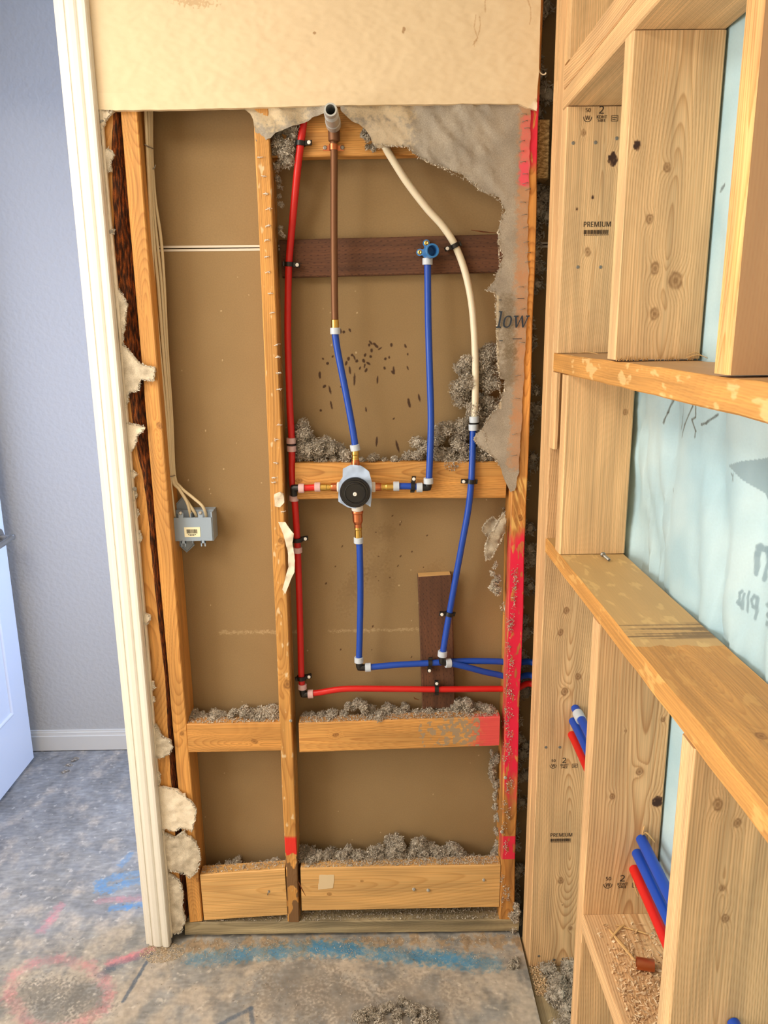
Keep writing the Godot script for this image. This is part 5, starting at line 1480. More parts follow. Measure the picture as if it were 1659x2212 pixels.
	band(b3, "expansion_ring", P([-0.0445, 1.1408, -0.019]), Vector3(0, 1, 0), 0.0150, 0.0118, M.ring_clear)
	band(b3, "expansion_ring", P([-0.0501, 0.8135, -0.04]), Vector3(0, 1, 0), 0.0150, 0.0118, M.ring_clear)
	elbow(b3, [-0.0499, 0.8071, -0.04, -0.049, 0.7915, -0.04, -0.0292, 0.7918, -0.04], M.black, 0.0088)
	band(b3, "expansion_ring", P([-0.0267, 0.7917, -0.04]), Vector3(1, 0.02, 0), 0.0150, 0.0118, M.ring_clear)
	var run3: Array = [-0.0328, 0.7918, -0.04, -0.0195, 0.7923, -0.04, 0.0505, 0.7962, -0.043, 0.1183, 0.7971, -0.047, 0.1595, 0.7986, -0.048, 0.2311, 0.8003, -0.05, 0.3181, 0.7953, -0.055, 0.356, 0.7894, -0.055]
	run3.append_array([0.40, 0.802, -0.03, 0.448, 0.775, 0.03, 0.479, 0.742, 0.105, 0.486, 0.725, 0.3, 0.494, 0.702, 0.544, 0.496, 0.69, 0.75, 0.496, 0.675, 0.95])
	pipe(b3, "run", run3, M.blue_pipe, 0.008, 16, 0.0102)
	band(b3, "expansion_ring", Vector3(0.4815, 0.736, 0.135), Vector3(0.03, -0.08, 1), 0.030, 0.0128, M.ring_clear)
	# white pipe arching down into the blue cold line
	var w1 := thing("white_pipe", "milky white plastic pipe arching down from behind the torn paper", "pipe", P([0.241, 1.4429, -0.04]))
	pipe(w1, "pipe", [0.0249, 2.0534, -0.022, 0.0319, 2.0355, -0.022, 0.0491, 2.0092, -0.028, 0.0802, 1.9656, -0.038, 0.1246, 1.913, -0.048, 0.1612, 1.8756, -0.054, 0.1904, 1.8331, -0.055, 0.2135, 1.7766, -0.054, 0.2292, 1.7089, -0.05, 0.2368, 1.635, -0.045, 0.2403, 1.5504, -0.04, 0.2406, 1.484, -0.038, 0.2396, 1.4365, -0.037], M.white_pipe, 0.0083)
	band(w1, "expansion_ring", P([0.2391, 1.4332, -0.037]), Vector3(-0.05, 1, 0), 0.0150, 0.0120, M.ring_clear)
	var b4 := thing("blue_pipe", "long blue pipe continuing the white one down across the brown stake", "pipe", P([0.1649, 0.8115, -0.028]))
	pipe(b4, "pipe", [0.2376, 1.4221, -0.037, 0.2367, 1.4021, -0.036, 0.2346, 1.3288, -0.028, 0.2325, 1.2838, -0.024, 0.2267, 1.2168, -0.024, 0.2133, 1.1315, -0.026, 0.1953, 1.0191, -0.03, 0.1769, 0.9036, -0.03, 0.1671, 0.8371, -0.028, 0.1654, 0.8218, -0.028], M.blue_pipe)
	band(b4, "coupling", P([0.2384, 1.4237, -0.037]), Vector3(-0.05, 1, 0), 0.003, 0.0122, M.black)
	band(b4, "expansion_ring", P([0.2377, 1.4143, -0.037]), Vector3(-0.05, 1, 0), 0.0150, 0.0120, M.ring_clear)
	band(b4, "expansion_ring", P([0.1656, 0.832, -0.028]), Vector3(0.1, 1, 0), 0.0150, 0.0120, M.ring_clear)
	elbow(b4, [0.1654, 0.8243, -0.028, 0.1649, 0.8089, -0.028, 0.1781, 0.8061, -0.028], M.black, 0.0088)
	band(b4, "expansion_ring", P([0.1806, 0.8049, -0.029]), Vector3(1, -0.05, -0.2), 0.0150, 0.0120, M.ring_clear)
	var run4: Array = [0.1757, 0.8061, -0.028, 0.1927, 0.8023, -0.03, 0.2296, 0.7899, -0.036, 0.277, 0.7718, -0.045, 0.3185, 0.7585, -0.052, 0.3572, 0.7459, -0.055]
	run4.append_array([0.40, 0.765, -0.03, 0.446, 0.74, 0.03, 0.475, 0.708, 0.105, 0.481, 0.692, 0.3, 0.488, 0.671, 0.544, 0.490, 0.66, 0.75, 0.490, 0.645, 0.95])
	pipe(b4, "run", run4, M.blue_pipe, 0.008, 16, 0.0102)
	var b5 := thing("blue_pipe", "blue pipe end leaving the knotted pine stud low on the right", "pipe", Vector3(0.478, 0.715, 1.0))
	pipe(b5, "pipe", [0.478, 0.722, 0.958, 0.482, 0.715, 1.1, 0.486, 0.70, 1.32], M.blue_pipe, 0.0085)
	# clamps
	clamp_on("grimy black clamp on the red pipe under the top paper flap", [-0.1553, 2.046, -0.024], Vector3(0.1, 1, 0), Vector3(1, 0.05, 0))
	clamp_on("black clamp on the red pipe at the dark plank", [-0.1935, 1.7951, -0.055], Vector3(0.05, 1, 0), Vector3(1, -0.1, 0))
	clamp_on("black clamp on the milky white pipe at the dark plank", [0.1904, 1.8321, -0.055], Vector3(-0.5, 1, 0), Vector3(-1, -0.35, 0))
	clamp_on("black clamp standing upright on the blue branch beside the valve", [0.0902, 1.2745, -0.02], Vector3(1, 0, 0), Vector3(0.1, 1, 0))
	clamp_on("black clamp on the slanting blue pipe at the valve block", [0.2325, 1.2838, -0.024], Vector3(0.1, 1, 0), Vector3(-1, 0.05, 0))
	clamp_on("black clamp on the red pipe beside the peeling paper strip", [-0.198, 1.1381, -0.041], Vector3(-0.03, 1, 0), Vector3(1, 0.1, -0.3), "", 0.0135)
	clamp_on("black clamp on the slanting blue pipe at the brown stake", [0.1825, 0.9399, -0.03], Vector3(0.25, 1, 0), Vector3(-1, 0.05, 0))
	clamp_on("black clamp on the low blue pipe at the brown stake", [0.1353, 0.7977, -0.048], Vector3(1, 0, 0), Vector3(-0.1, -1, 0))
	clamp_on("black clamp on the low red pipe at the brown stake", [0.1524, 0.7233, -0.046], Vector3(1, 0, 0), Vector3(0, 1, 0))
	clamp_on("black clamp on the red riser just above its bottom elbow", [-0.2009, 0.763, -0.045], Vector3(-0.03, 1, 0), Vector3(1, 0.1, -0.3), "", 0.0125)

# ---------------------------------------------------------------- wiring
func wiring() -> void:
	var runs := [
		["cream cable against the stud, entering the box at its left notch", [-0.4924, 2.1611, -0.03, -0.4911, 2.117, -0.03, -0.4944, 2.0221, -0.032, -0.4977, 1.9264, -0.034, -0.5027, 1.8079, -0.036, -0.504, 1.7265, -0.036, -0.5017, 1.5797, -0.036, -0.4998, 1.4268, -0.038, -0.5011, 1.3071, -0.038, -0.5003, 1.2501, -0.04, -0.4999, 1.1995, -0.046, -0.5012, 1.1873, -0.052]],
		["cream cable entering the box left of its middle", [-0.489, 2.1638, -0.04, -0.4877, 2.1195, -0.04, -0.4919, 2.0427, -0.04, -0.497, 1.9374, -0.042, -0.498, 1.8287, -0.044, -0.496, 1.7473, -0.044, -0.4954, 1.6114, -0.042, -0.4948, 1.4485, -0.042, -0.4984, 1.3037, -0.044, -0.4818, 1.2688, -0.044, -0.4661, 1.2369, -0.045, -0.4614, 1.2062, -0.05, -0.4618, 1.1881, -0.056]],
		["cream cable entering the box right of its middle", [-0.4866, 2.1665, -0.05, -0.4862, 2.122, -0.05, -0.4915, 2.0448, -0.05, -0.4955, 1.9389, -0.052, -0.4935, 1.8397, -0.054, -0.4912, 1.7478, -0.054, -0.4926, 1.6111, -0.052, -0.4925, 1.4476, -0.05, -0.4966, 1.3025, -0.05, -0.4832, 1.2699, -0.05, -0.4631, 1.2322, -0.05, -0.4496, 1.2053, -0.053, -0.4483, 1.1898, -0.058]],
		["cream cable bowing out and entering the box at its right notch", [-0.4862, 2.1693, -0.06, -0.4858, 2.1246, -0.06, -0.4918, 2.0373, -0.06, -0.4929, 1.9404, -0.062, -0.4866, 1.8606, -0.062, -0.4863, 1.7688, -0.062, -0.4903, 1.6109, -0.06, -0.4907, 1.4469, -0.056, -0.494, 1.3063, -0.054, -0.4806, 1.2745, -0.05, -0.4502, 1.2465, -0.048, -0.4303, 1.2258, -0.05, -0.4236, 1.2023, -0.054, -0.4242, 1.1871, -0.058]]]
	for r in runs:
		var g := Geo.new()
		g.tube(curve(V3(r[1]), 8), 0.0037, 12, true, 1.0)
		var o := put(g, "cable", M.cable)
		tag(o, r[0], "cable", "cables down the left stud")
	for s in [["wire staple round the cables near the cut drywall edge", [-0.4967, 2.0473, -0.026, -0.49, 2.0426, -0.026, -0.4854, 2.0438, -0.05]], ["wire staple on the bowed cable below the upper staple", [-0.4899, 2.0007, -0.05, -0.4855, 2.0045, -0.05, -0.4835, 2.0107, -0.052]], ["wire staple where the cables fan out to the box", [-0.5048, 1.3053, -0.03, -0.4953, 1.3048, -0.032, -0.492, 1.3036, -0.05]]]:
		var g := Geo.new()
		g.tube(V3(s[1]), 0.0013, 8)
		tag(put(g, "cable_staple", M.dull_steel), s[0], "staple")
	# blue outlet box seen from behind
	var box := thing("outlet_box", "grey-blue plastic outlet box set in the left bay's back sheet", "outlet box", P([-0.4641, 1.1343, -0.06]))
	var f: Array = [-0.5075, 1.141, -0.5031, 1.2001, -0.4065, 1.1987]
	var x0: float = f[0]
	var x1: float = f[4]
	var y0: float = f[1]
	var y1: float = f[3]
	var g := Geo.new()
	g.board(Vector3(x0, y0, -0.034), Vector3(x1 - x0, 0, 0), Vector3(0, 0, -0.004), Vector3(0, y1 - y0, 0), 0.001)
	g.board(Vector3(x0 + 0.001, y0 - 0.001, -0.038), Vector3(x1 - x0, 0, 0), Vector3(0, 0, -0.052), Vector3(0, 0.0015, 0), 0.0005)
	g.board(Vector3(x0, y0 - 0.001, -0.038), Vector3(0.002, 0, 0), Vector3(0, 0, -0.052), Vector3(0, y1 - y0 + 0.014, 0), 0.0005)
	g.board(Vector3(x1 - 0.002, y0 - 0.001, -0.037), Vector3(0.004, 0, 0), Vector3(0, 0, -0.053), Vector3(0, y1 - y0 + 0.014, 0), 0.0008)
	g.board(Vector3(x0, y1 + 0.004, -0.058), Vector3(x1 - x0 + 0.002, 0, 0), Vector3(0, 0, -0.032), Vector3(0, 0.010, 0), 0.001)
	g.board(Vector3(x0, y1 - 0.012, -0.056), Vector3(x1 - x0, 0, 0), Vector3(0, 0, -0.004), Vector3(0, 0.018, 0), 0.0005)
	put(g, "body", M.pale_blue, box)
	for t in [0.26, 0.74]:
		var tx := lerpf(x0, x1, t)
		g = Geo.new()
		g.box(Vector3(tx, y1 + 0.0065, -0.036), Vector3(0.0125, 0.0135, 0.004), 0.001)
		put(g, "tab", M.pale_blue, box)
		g = Geo.new()
		g.lathe(Vector3(tx, y1 + 0.012, -0.035), Vector3(0, 0.3, 1), [[0, 0.0045], [0.002, 0.0045], [0.003, 0.003], [0.003, 0.0]], 12)
		put(g, "screw", M.steel, box)
		var bx := lerpf(x0, x1, t + 0.02)
		g = Geo.new()
		g.box(Vector3(bx - 0.0045, y0 - 0.007, -0.036), Vector3(0.003, 0.015, 0.004), 0.0005)
		g.box(Vector3(bx + 0.0045, y0 - 0.007, -0.036), Vector3(0.003, 0.015, 0.004), 0.0005)
		g.box(Vector3(bx, y0 - 0.003, -0.036), Vector3(0.012, 0.007, 0.004), 0.0005)
		put(g, "tab", M.pale_blue, box)
	for t in [0.5]:
		g = Geo.new()
		g.box(Vector3(lerpf(x0, x1, t), y1 + 0.004, -0.045), Vector3(0.0018, 0.012, 0.022), 0.0004)
		g.box(Vector3(lerpf(x0, x1, t), y0 - 0.003, -0.045), Vector3(0.0018, 0.007, 0.018), 0.0004)
		put(g, "rib", M.pale_blue, box)
	# swivelled mounting ears behind the box
	for e in [[[-0.5056, 1.2199, -0.483, 1.2445, -0.4647, 1.2252, -0.4863, 1.1993], 0.0], [[-0.5076, 1.1297, -0.4815, 1.1025, -0.4614, 1.1217, -0.4764, 1.1414], 0.0]]:
		g = Geo.new()
		sheet(g, V2(e[0]), -0.070, 0.004, 0.01, 0.0, func(_x, _y): return 0.0)
		var q := V2(e[0])
		g.tube(PackedVector3Array([Vector3(q[0].x, q[0].y, -0.069), Vector3(q[1].x, q[1].y, -0.069), Vector3(q[2].x, q[2].y, -0.069)]), 0.0018, 6)
		put(g, "ear", M.pale_blue, box)
	g = Geo.new()
	var lb: Array = [-0.4752, 1.1514, -0.4734, 1.1762, -0.4358, 1.1757]
	g.board(Vector3(lb[0], lb[1], -0.0332), Vector3(lb[4] - lb[0], 0, 0), Vector3(0, 0, -0.0006), Vector3(0, lb[3] - lb[1], 0), 0.0004)
	var sticker := put(g, "sticker", M.sticker, box)
	g = Geo.new()
	var px: float = lb[0] + 0.006
	while px < lb[4] - 0.007:
		var w := rng.randf_range(0.0006, 0.0018)
		g.box(Vector3(px + w * 0.5, lb[1] + 0.0142, -0.0330), Vector3(w, 0.0105, 0.0004), 0.0001)
		px += w + rng.randf_range(0.0005, 0.0011)
	for k in 5:
		g.box(Vector3(lb[0] + 0.010 + k * 0.0042, lb[1] + 0.0058, -0.0330), Vector3(0.003, 0.0014, 0.0004), 0.0001)
	for k in 3:
		g.box(Vector3(lb[0] + 0.014 + k * 0.0042, lb[1] + 0.0032, -0.0330), Vector3(0.003, 0.0014, 0.0004), 0.0001)
	put(g, "barcode", M.ink, sticker)

# ---------------------------------------------------------------- loose fill
func cover(f: Array, z: float, ry: float, rz: float, rx: float) -> Array:
	var r := []
	for k in range(0, f.size(), 2):
		var s := rng.randf_range(0.75, 1.25)
		r.append([f[k], f[k + 1], z + rng.randf_range(-0.006, 0.006), rx * s, ry * s, rz * s])
	return r

func loose_fill() -> void:
	var n := 95000.0
	var b := cover([-0.1803, 1.42, -0.1756, 1.3917, -0.1801, 1.3632, -0.1613, 1.3801, -0.1481, 1.3685, -0.1373, 1.3512, -0.1197, 1.3739, -0.1088, 1.3566, -0.0916, 1.3644, -0.0748, 1.3527, -0.1718, 1.3402, -0.138, 1.3305, -0.1038, 1.3301, -0.0753, 1.3331, -0.064, 1.3272], -0.06, 0.022, 0.022, 0.022)
	heap("cellulose_heap", "grey cellulose insulation heap on the valve block beside the red pipe", b, n)
	b = cover([-0.0354, 1.3315, -0.0125, 1.3381, 0.0124, 1.3262, 0.0387, 1.3351, 0.0558, 1.3279, 0.0786, 1.3369, 0.0958, 1.3424, 0.1072, 1.3595], -0.06, 0.014, 0.022, 0.018)
	heap("cellulose_heap", "low cellulose ridge on the valve block behind the valve", b, n)
	b = cover([0.1185, 1.3708, 0.1356, 1.3534, 0.1526, 1.3818, 0.1695, 1.3986, 0.1864, 1.4097, 0.2038, 1.3697, 0.2147, 1.4037, 0.2211, 1.3523, 0.1813, 1.3413, 0.1585, 1.3358, 0.227, 1.3349, 0.1985, 1.3295], -0.06, 0.022, 0.024, 0.024)
	heap("cellulose_heap", "cellulose insulation heap on the valve block behind the upright blue pipe", b, n)
	b = cover([0.2123, 1.5489, 0.2287, 1.565, 0.2506, 1.5756, 0.2676, 1.5591, 0.2837, 1.5806, 0.2878, 1.548, 0.2796, 1.5152, 0.2571, 1.5264, 0.2294, 1.5158, 0.2071, 1.516, 0.2131, 1.4828, 0.2357, 1.4714, 0.2635, 1.4822, 0.2808, 1.4597, 0.2531, 1.4377, 0.2248, 1.4493, 0.2196, 1.4212, 0.2481, 1.4039, 0.2655, 1.381, 0.2718, 1.3466, 0.2608, 1.3238, 0.2891, 1.3349, 0.301, 1.3174, 0.2783, 1.3062, 0.2546, 1.3526, 0.2868, 1.5914], -0.058, 0.024, 0.026, 0.026)
	heap("cellulose_heap", "tall cellulose insulation clump behind the white pipe and torn paper", b, n)
	b = cover([-0.2072, 2.071, -0.1916, 2.0756, -0.176, 2.0802, -0.1977, 2.0519, -0.1824, 2.047, -0.1664, 2.0612, -0.2088, 2.0329, -0.1937, 2.0232, -0.2047, 2.0089, -0.1862, 2.0308, -0.1765, 2.066, -0.2121, 2.052], -0.030, 0.018, 0.016, 0.018)
	heap("cellulose_heap", "cellulose clump in the upper corner beside the red pipe", b, n)
	b = cover([-0.21, 1.9782, -0.2065, 1.9636, -0.2096, 1.9394, -0.206, 1.9247, -0.2102, 1.8754, -0.2067, 1.8605], -0.05, 0.008, 0.012, 0.006)
	heap("cellulose_bits", "cellulose bits clinging to the stud below the upper corner clump", b, n, 0.003)
	b = cover([-0.0218, 2.065, -0.0115, 2.0714, -0.0056, 2.0554, -0.0017, 2.0413, 0.0033, 2.0318, -0.0117, 2.0555], -0.028, 0.010, 0.010, 0.009)
	heap("cellulose_bits", "small cellulose tuft under the paper right of the shower outlet", b, n, 0.003)
	b = cover([-0.4863, 0.6592, -0.462, 0.6574, -0.4375, 0.661, -0.4133, 0.6579, -0.3827, 0.66, -0.358, 0.6676, -0.334, 0.6605, -0.3094, 0.664, -0.2849, 0.6663, -0.267, 0.6592], -0.05, 0.005, 0.034, 0.018)
	heap("wood_crumbs", "pale wood crumbs and fibre on the short left block", b, n, 0.0035, 2)
	b = cover([-0.3562, 0.6689, -0.3322, 0.6658, -0.3142, 0.6615, -0.3863, 0.6734], -0.03, 0.008, 0.02, 0.014)
	heap("cellulose_bits", "cellulose tuft on top of the short left block", b, n, 0.0035)
	b = cover([-0.2006, 0.6513, -0.1699, 0.6535, -0.1454, 0.6544, -0.1207, 0.6606, -0.0962, 0.6602, -0.0714, 0.6758, -0.0529, 0.6862, -0.0348, 0.6725, -0.0105, 0.6613, 0.0141, 0.6636, 0.0385, 0.6578, 0.0631, 0.6627, 0.0876, 0.6569, 0.1121, 0.651, 0.1367, 0.656, 0.1613, 0.6555, 0.1858, 0.6578, 0.2041, 0.6682, 0.2224, 0.6813, 0.2348, 0.6704, 0.2533, 0.6647, 0.2778, 0.6696, 0.2962, 0.6666, 0.3087, 0.6596], -0.045, 0.010, 0.036, 0.018)
	heap("cellulose_heap", "cellulose scattered along the top of the pink-ended block", b, n)
	b = cover([-0.4756, 0.1881, -0.4561, 0.1907, -0.4299, 0.1991, -0.4104, 0.2016, -0.3138, 0.1996, -0.2942, 0.2051], -0.05, 0.006, 0.026, 0.013)
	heap("cellulose_bits", "cellulose tufts on the wide low block of the left bay", b, n)
	b = cover([-0.2097, 0.2271, -0.1837, 0.2325, -0.1579, 0.2349, -0.126, 0.2268, -0.1001, 0.2337, -0.0745, 0.2243, -0.0487, 0.2252, -0.0163, 0.2393, -0.0035, 0.2287, 0.0352, 0.2383, 0.0611, 0.2525, 0.0738, 0.2271, 0.0997, 0.2443, 0.1151, 0.2292, 0.1513, 0.2314, 0.1771, 0.2249, 0.2094, 0.2331, 0.2289, 0.2179, -0.1971, 0.2179, -0.1456, 0.2169, -0.0876, 0.2156, -0.0295, 0.2144, 0.0221, 0.2163, 0.0867, 0.2149, 0.1384, 0.2138, 0.1967, 0.2096], -0.05, 0.014, 0.032, 0.024)
	b.append_array(cover([0.0291, 0.2501, 0.0486, 0.2601, 0.1067, 0.2544, 0.1132, 0.2439, 0.0199, 0.2295], -0.06, 0.018, 0.02, 0.018))
	heap("cellulose_heap", "cellulose heap with two peaks on the wide low block of the pipe bay", b, n)
	b = cover([0.2537, 0.2102, 0.2795, 0.2067, 0.3052, 0.2106, 0.3206, 0.2177], -0.045, 0.005, 0.030, 0.014)
	heap("cellulose_bits", "thin cellulose crumbs at the pink stud end of the low block", b, n * 0.7)
	b = cover([0.3039, 0.5279, 0.3145, 0.5068, 0.3023, 0.4859, 0.3105, 0.4575, 0.319, 0.4218, 0.3147, 0.386, 0.3179, 0.3571, 0.3239, 0.3206, 0.3249, 0.2765, 0.3258, 0.2395, 0.3291, 0.2096], -0.065, 0.018, 0.018, 0.010)
	heap("cellulose_heap", "cellulose strip packed beside the pink stud in the lowest opening", b, n)
	b = cover([-0.2086, 0.045, -0.176, 0.0412, -0.137, 0.0342, -0.0978, 0.0302, -0.0453, 0.0352, -0.0192, 0.0315, 0.0071, 0.034, 0.0595, 0.0298, 0.1055, 0.0349, 0.1448, 0.0309, 0.1646, 0.0274, 0.2302, 0.0321, 0.2827, 0.034, 0.3155, 0.0364], -0.045, 0.012, 0.030, 0.018)
	heap("cellulose_bits", "cellulose tufts in the slot between wide low block and bottom plate", b, n)
	b = cover([0.2913, 1.0478, 0.2979, 1.0659, 0.3022, 1.0294, 0.2943, 1.021, 0.3018, 0.9988, 0.2922, 1.0088], -0.03, 0.012, 0.014, 0.008)
	heap("cellulose_bits", "pale cellulose tuft beside the pink stud under the paper scraps", b, n, 0.0035, 2)
	# crumbs strewn on the tops of the blocks
	for s in [["pale wood crumbs strewn on the short block of the left bay", -0.4964, 0.6587, -0.2537, 0.6608, 900, 2, -0.036], ["grey crumbs strewn on the pink-ended block", -0.2060, 0.6560, 0.3100, 0.6651, 2600, 0, -0.036], ["grey crumbs strewn on the wide low block of the left bay", -0.4905, 0.2076, -0.2633, 0.2246, 500, 0, -0.036], ["grey crumbs strewn on the wide low block of the pipe bay", -0.2169, 0.2221, 0.3205, 0.2238, 2600, 2, -0.036], ["grey crumbs in the dust on the bottom plate", -0.5441, 0.0542, 0.3802, 0.0454, 4200, 0, -0.086]]:
		var gs := Geo.new()
		gs.colored = true
		for k in s[5]:
			var t := rng.randf()
			gs.tint = shade(s[6] if rng.randf() < 0.7 else 2)
			flake(gs, Vector3(lerpf(s[1], s[3], t), lerpf(s[2], s[4], t) + rng.randf_range(-0.0005, 0.003), rng.randf_range(s[7], -0.003)), rng.randf_range(0.0010, 0.0036))
		tag(put(gs, "block_crumbs", M.loose), s[0], "debris", "", "stuff")
	var crust := Geo.new()
	crust.colored = true
	var cl := V2([0.3404, 1.0603, 0.3421, 1.0422, 0.3416, 1.0181, 0.3404, 0.9816, 0.3394, 0.9324, 0.3351, 0.9201, 0.3304, 0.9239, 0.3298, 0.8577, 0.3391, 0.8196, 0.3342, 0.7814, 0.3305, 0.7428, 0.3404, 0.7297, 0.3307, 0.6907, 0.3372, 0.6709, 0.3281, 0.6513, 0.336, 0.6246, 0.3436, 0.6112, 0.3322, 0.5846, 0.3284, 0.5442, 0.3403, 0.5575, 0.3379, 0.4619, 0.3474, 0.4755, 0.332, 0.4064, 0.3426, 0.3781, 0.3288, 0.336, 0.3377, 0.2786, 0.3302, 0.1768, 0.3411, 0.147, 0.3344, 0.1099, 0.3494, 0.1245])
	for q in cl:
		for k in 34:
			crust.tint = shade(0 if rng.randf() < 0.6 else 2)
			flake(crust, Vector3(q.x + rng.randfn() * 0.0035, q.y + rng.randfn() * 0.010, 0.001 + rng.randf() * 0.003), rng.randf_range(0.0012, 0.0034))
	tag(put(crust, "plaster_crust", M.loose), "grey plaster crumbs stuck to the face of the pink stud", "debris", "", "stuff")
	# in the gap between old and new wall
	b = []
	for k in 64:
		b.append([0.362 + rng.randf_range(-0.012, 0.03), 0.02 + k * 0.042, -0.075 + rng.randf_range(-0.012, 0.012), 0.028, 0.030, 0.020])
	heap("cellulose_column", "grey cellulose packing filling the gap between pink stud and new studs", b, 30000.0, 0.004)
	# on the floor
	b = []
	for q in V2([0.3485, -0.0192, 0.3675, -0.0308, 0.3791, -0.0219, 0.3569, -0.007, 0.3891, -0.0407, 0.3781, -0.0533]):
		b.append([q.x, 0.012, q.y, 0.018, 0.018, 0.018])
	b.append_array(cover([0.3674, 0.0711, 0.3745, 0.0904, 0.3653, 0.0561], 0.01, 0.014, 0.016, 0.014))
	heap("cellulose_heap", "cellulose clump on the floor at the foot of the corner", b, n)
	b = []
	for q in V2([0.3429, 0.1102, 0.3534, 0.0997, 0.3366, 0.1251, 0.3532, 0.121]):
		b.append([q.x, 0.008, q.y, 0.011, 0.010, 0.011])
	heap("cellulose_bits", "small cellulose tuft on the concrete near the green plate", b, n)
	b = []
	for q in V2([-0.0655, 0.2689, -0.043, 0.2498, -0.0201, 0.2635, 0.0087, 0.2444, 0.0254, 0.2645, 0.0493, 0.232, 0.0658, 0.2524, 0.089, 0.2463, 0.1106, 0.2665, 0.1271, 0.2734, 0.0363, 0.2803, 0.0812, 0.2852, -0.0089, 0.2919, -0.0537, 0.2947, 0.0576, 0.3098, 0.1135, 0.3048, 0.013, 0.3149]):
		b.append([q.x, 0.008, q.y, 0.020, 0.014, 0.020])
	heap("cellulose_heap", "cellulose pile lying on the concrete in front of the wall", b, n)
	b = []
	for k in 44:
		b.append([rng.randf_range(0.432, 0.52), 0.002 + rng.randf_range(-0.008, 0.008), rng.randf_range(0.12, 0.495), 0.030, 0.022, 0.030])
	heap("cellulose_heap", "cellulose lying on the bottom plate between the new studs", b, 45000.0)
	b = []
	for q in V2([-1.2106, -0.8913, -1.2086, -0.9241, -1.2021, -0.9407, -1.2123, -0.8495]):
		b.append([q.x, 0.004, q.y, 0.012, 0.005, 0.010])
	heap("cellulose_bits", "grey lint tuft on the hall floor near the baseboard", b, n, 0.003)
	# wood chips under the king stud and on the shelf block
	var g := Geo.new()
	g.colored = true
	for k in 2600:
		g.tint = shade(1)
		flake(g, Vector3(rng.randf_range(0.405, 0.524), 0.5362 + rng.randf_range(0, 0.004), 0.55 + 0.36 * sqrt(rng.randf())), 0.0024 * rng.randf_range(0.4, 2.2))
	tag(put(g, "sawdust", M.loose), "sawdust and fine shavings strewn over the horizontal pine block", "sawdust", "", "stuff")
	g = Geo.new()
	g.colored = true
	for k in 500:
		g.tint = shade(1)
		flake(g, Vector3(rng.randf_range(0.392, 0.43), -0.009 + rng.randf_range(0, 0.003), rng.randf_range(0.108, 0.20)), 0.003 * rng.randf_range(0.5, 1.5))
	tag(put(g, "wood_chips", M.loose), "wood chips at the foot of the stamped king stud", "wood chips", "", "stuff")
	# crumbs over the concrete, thickest along the wall foot
	g = Geo.new()
	g.colored = true
	for k in 5200:
		var x := rng.randf_range(-0.62, 0.375)
		var z := 0.004 + absf(rng.randfn(0.0, 0.045))
		if k > 3200:
			z = rng.randf_range(0.0, 0.45)
			x = rng.randf_range(-0.9, 0.375)
		if nz.get_noise_2d(x * 1400, z * 1400) + (0.25 if k <= 3200 else 0.0) < rng.randf_range(-0.3, 0.5):
			continue
		g.tint = shade(2 if rng.randf() < 0.7 else 0)
		flake(g, Vector3(x, 0.0008, z), rng.randf_range(0.0008, 0.0028))
	tag(put(g, "plaster_crumbs", M.loose), "plaster crumbs and dust littering the concrete along the wall foot", "debris", "", "stuff")
	g = Geo.new()
	g.colored = true
	for k in 1600:
		var a := rng.randf() * TAU
		var rr := sqrt(rng.randf()) * 0.05
		g.tint = Color(0.55, 0.42, 0.27).lerp(Color(0.72, 0.60, 0.44), rng.randf())
		flake(g, Vector3(-0.60 + cos(a) * rr * 1.2, 0.001, 0.045 + sin(a) * rr * 0.7), rng.randf_range(0.0008, 0.0026))
	tag(put(g, "plaster_crumbs", M.loose), "tan crumbs around the foot of the white door casing", "debris", "", "stuff")

# ---------------------------------------------------------------- small things
func staple_mesh() -> ArrayMesh:
	var g := Geo.new()
	g.tube(V3([-0.0055, 0, -0.006, -0.0055, 0, 0.0015, 0.0055, 0.0006, 0.0018, 0.0055, 0, -0.006]), 0.00065, 6)
	var arr := []
	arr.resize(Mesh.ARRAY_MAX)
	arr[Mesh.ARRAY_VERTEX] = g.v
	arr[Mesh.ARRAY_NORMAL] = g.n
	arr[Mesh.ARRAY_TEX_UV] = g.u
	var m := ArrayMesh.new()
	m.add_surface_from_arrays(Mesh.PRIMITIVE_TRIANGLES, arr)
	return m

